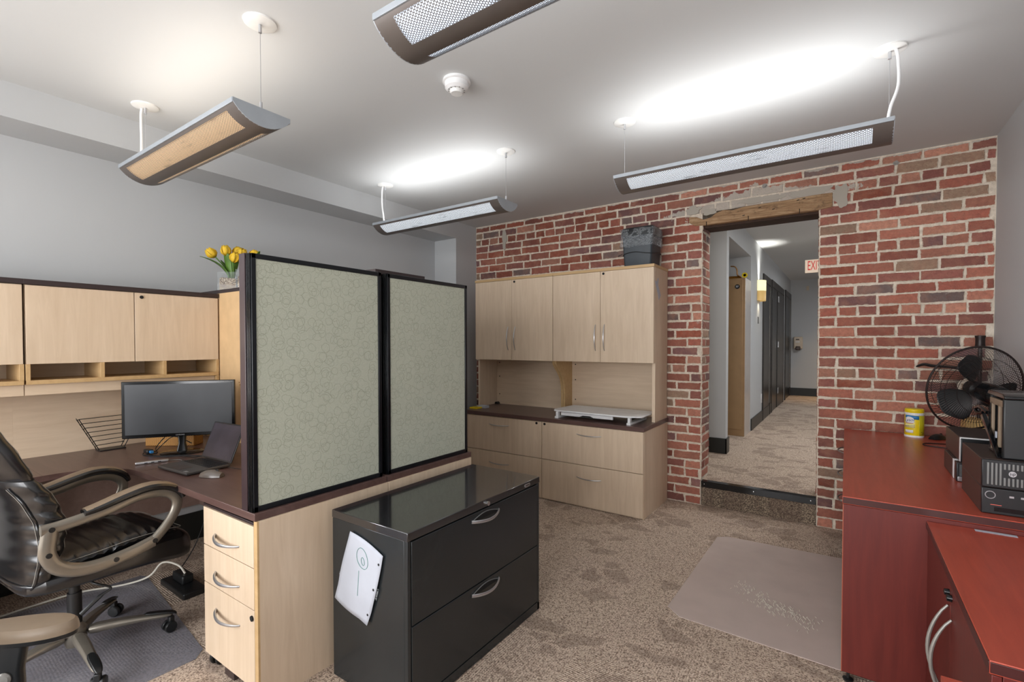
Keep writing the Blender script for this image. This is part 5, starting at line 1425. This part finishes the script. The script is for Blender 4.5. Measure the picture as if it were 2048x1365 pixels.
# receipt printer on the stack
z2 = z1 + .106
rp_ = thing('label_printer', 'black printer with its side flap hanging open on the computer stack', 'printer', (.6, 2.7, z2))
b = MB(); b.box((.485, 2.52, z2), (.76, 2.54, z2 + .225)); b.box((.485, 2.54, z2), (.76, 2.74, z2 + .01)); b.box((.63, 2.54, z2), (.76, 2.74, z2 + .2)); b.box((.487, 2.725, z2), (.76, 2.74, z2 + .225))
b.build('housing', M['blackplastic'], rp_, bevel=.006)
b = MB(); b.box((.487, 2.54, z2 + .190), (.50, 2.74, z2 + .215)); b.box((.487, 2.595, z2 + .03), (.497, 2.61, z2 + .2)); b.box((.487, 2.70, z2 + .0), (.497, 2.715, z2 + .2)); b.build('inner_frame', M['padtan'], rp_, bevel=.002)
MB().prism([(2.50, z2 + .225), (2.76, z2 + .225), (2.76, z2 + .232), (2.74, z2 + .243), (2.53, z2 + .243), (2.50, z2 + .235)], .483, .76, 'x').build('top_cover', M['glossblack'], rp_, bevel=.003)
b = MB().box((-.004, 0, 0), (.004, .03, .17)); b.xf(frame((.487, 2.56, z2 + .0), (1, 0, 0), (0, .74, .0))); b = MB()
b.prism([(2.53, z2 + .002), (2.555, z2 + .002), (2.82, z2 + .125), (2.80, z2 + .145)], .472, .486, 'x'); b.build('open_flap', M['glossblack'], rp_, bevel=.002)
b = MB().tube(spline([(.478, 2.79, z2 + .14), (.47, 2.84, z2 + .135), (.468, 2.88, z2 + .15), (.47, 2.80, z2 + .165), (.478, 2.72, z2 + .15)]), .008, 8); b.build('flap_latch', M['glossblack'], rp_)
b = MB().box((.488, 2.64, z2 + .06), (.492, 2.655, z2 + .085)); b.build('sticker', M['paper'], rp_)

MB_ = MB().box((.635, 4.18, DT), (.79, 4.355, DT + .15))
MB_.v = [Vector(p) for p in MB_.v]
tag(MB_.build('cardboard_box', M['card'], bevel=.002), 'tan cardboard box on the desk behind the fan', 'box')
mouse('computer_mouse', 'black wired mouse on the mahogany desk by the yellow canister', (.505, 4.23, DT), R(-40), M['pcblack'],
      [(.0, .05, .010), (-.01, .075, .005), (-.04, .085, .003), (-.06, .05, .003), (-.05, .0, .003)])
MB_ = MB().tube(spline([(.56, 3.86, DT + .003), (.45, 3.90, DT + .003), (.405, 3.93, DT + .003), (.42, 4.0, DT + .003), (.50, 4.03, DT + .003), (.56, 4.05, DT + .003)]), .003, 6)
tag(MB_.build('looped_cable', M['cable']), 'black cable loop lying on the mahogany desk beside the canister', 'cable')

# fan
FC = Vector((.574, 3.575, 1.179))
fn = thing('pedestal_fan', 'black fan with a round wire cage on the mahogany desk, facing the brick wall', 'fan', (FC.x + .03, FC.y + .05, DT))
ax = Vector((-.42, .885, .16)).normalized()     # direction the air blows
q = ax.to_track_quat('Z', 'Y').to_matrix().to_4x4()
FS = .875
FM = Matrix.Translation(FC) @ q @ Matrix.Scale(FS, 4)
RF = .262
M['fancage'] = simple('fan_wire', (48, 38, 36), .4, .4)
def cage(side, name, nw, twist):
    b = MB()
    for k in range(nw):
        a = 2 * PI * k / nw; pts = []
        for i in range(13):
            t = i / 12; r0 = .045 + (RF - .045) * t; h = side * .075 * math.sqrt(max(0, 1 - t ** 3))
            aa = a + twist * (t ** 1.2) * side
            pts.append((r0 * math.cos(aa), r0 * math.sin(aa), h))
        b.tube(pts, .0013, 4)
    b.xf(FM); return b.build(name, M['fancage'], fn)
cage(1, 'front_cage', 88, .9); cage(-1, 'rear_cage', 88, .5)
b = MB(); b.tube([(RF * math.cos(2 * PI * k / 64), RF * math.sin(2 * PI * k / 64), 0) for k in range(64)], .0062, 8, loop=True)
for r0, h in ((.14, .072), (.20, .060)):
    for s_ in (-1, 1): b.tube([(r0 * math.cos(2 * PI * k / 48), r0 * math.sin(2 * PI * k / 48), s_ * h) for k in range(48)], .0015, 5, loop=True)
b.xf(FM); b.build('cage_rim', M['fancage'], fn)
for k in range(3):
    a0 = R(80 + 120 * k); rg = []
    for t, w_, tw in ((.0, .03, .75), (.15, .055, .65), (.4, .098, .52), (.7, .112, .42), (.9, .09, .36), (1.0, .045, .32)):
        r0 = .045 + .175 * t; row_ = []
        for c_ in (-1, -.5, 0, .5, 1):
            s2 = c_ * w_; y_ = s2 * math.cos(tw) - .02 * t; z_ = s2 * math.sin(tw)
            row_.append(Vector((r0 - .02 * c_ * c_ * t, y_, z_)))
        rg.append(row_)
    b = MB().loft(rg, caps=False, closed=False); b.xf(FM @ Matrix.Rotation(a0, 4, 'Z')); b.build('blade', M['blackplastic'], fn, solid=.003, sub=1)
b = MB().lathe([(.002, .055), (.03, .05), (.045, .03), (.048, -.03), (.03, -.045)], 24); b.xf(FM); b.build('hub', M['blackplastic'], fn)
b = MB().lathe([(.05, -.078), (.058, -.085), (.060, -.12), (.062, -.17), (.055, -.20), (.035, -.215), (.002, -.218)], 26); b.xf(FM); b.build('motor_housing', M['glossblack'], fn)
pb = FC - ax * .125
b = MB().cyl((pb.x, pb.y, DT + .01), (pb.x, pb.y, pb.z - .03), .014, 14); b.build('pole', M['blackplastic'], fn)
b = MB().lathe([(.065, 0), (.065, .012), (.05, .022), (.02, .03)], 28, Matrix.Translation((pb.x, pb.y, DT))); b.build('base', M['blackplastic'], fn)
pt_ = FC + Vector((.03, .10, 0))
st2 = thing('wall_stand', 'dark pole with a round cap rising behind the fan cage', 'pole', (.715, 4.30, DT))
MB().cyl((.715, 4.30, DT + .15), (.715, 4.30, 1.43), .011, 14).build('pole', M['fancage'], st2)
MB().lathe([(.016, 1.40), (.026, 1.405), (.024, 1.42), (.024, 1.455), (.027, 1.468), (.027, 1.474), (.004, 1.476)], 22, Matrix.Translation((.715, 4.30, 0))).build('cap', M['fancage'], st2)
b = MB().tube(spline([(.40, 4.34, 1.262), (.44, 4.33, 1.28), (.48, 4.32, 1.272), (.54, 4.31, 1.268), (.60, 4.305, 1.26), (.715, 4.30, 1.22)]), [.003, .006, .008, .009, .009, .01, .01, .01, .01, .011, .011, .011, .011, .01, .01, .01, .01, .009, .009, .009, .008, .008, .008, .008, .008, .007, .007, .007, .007, .006, .006], 8, (1, 1.6)) 
b.build('side_arm', M['blackplastic'], st2)
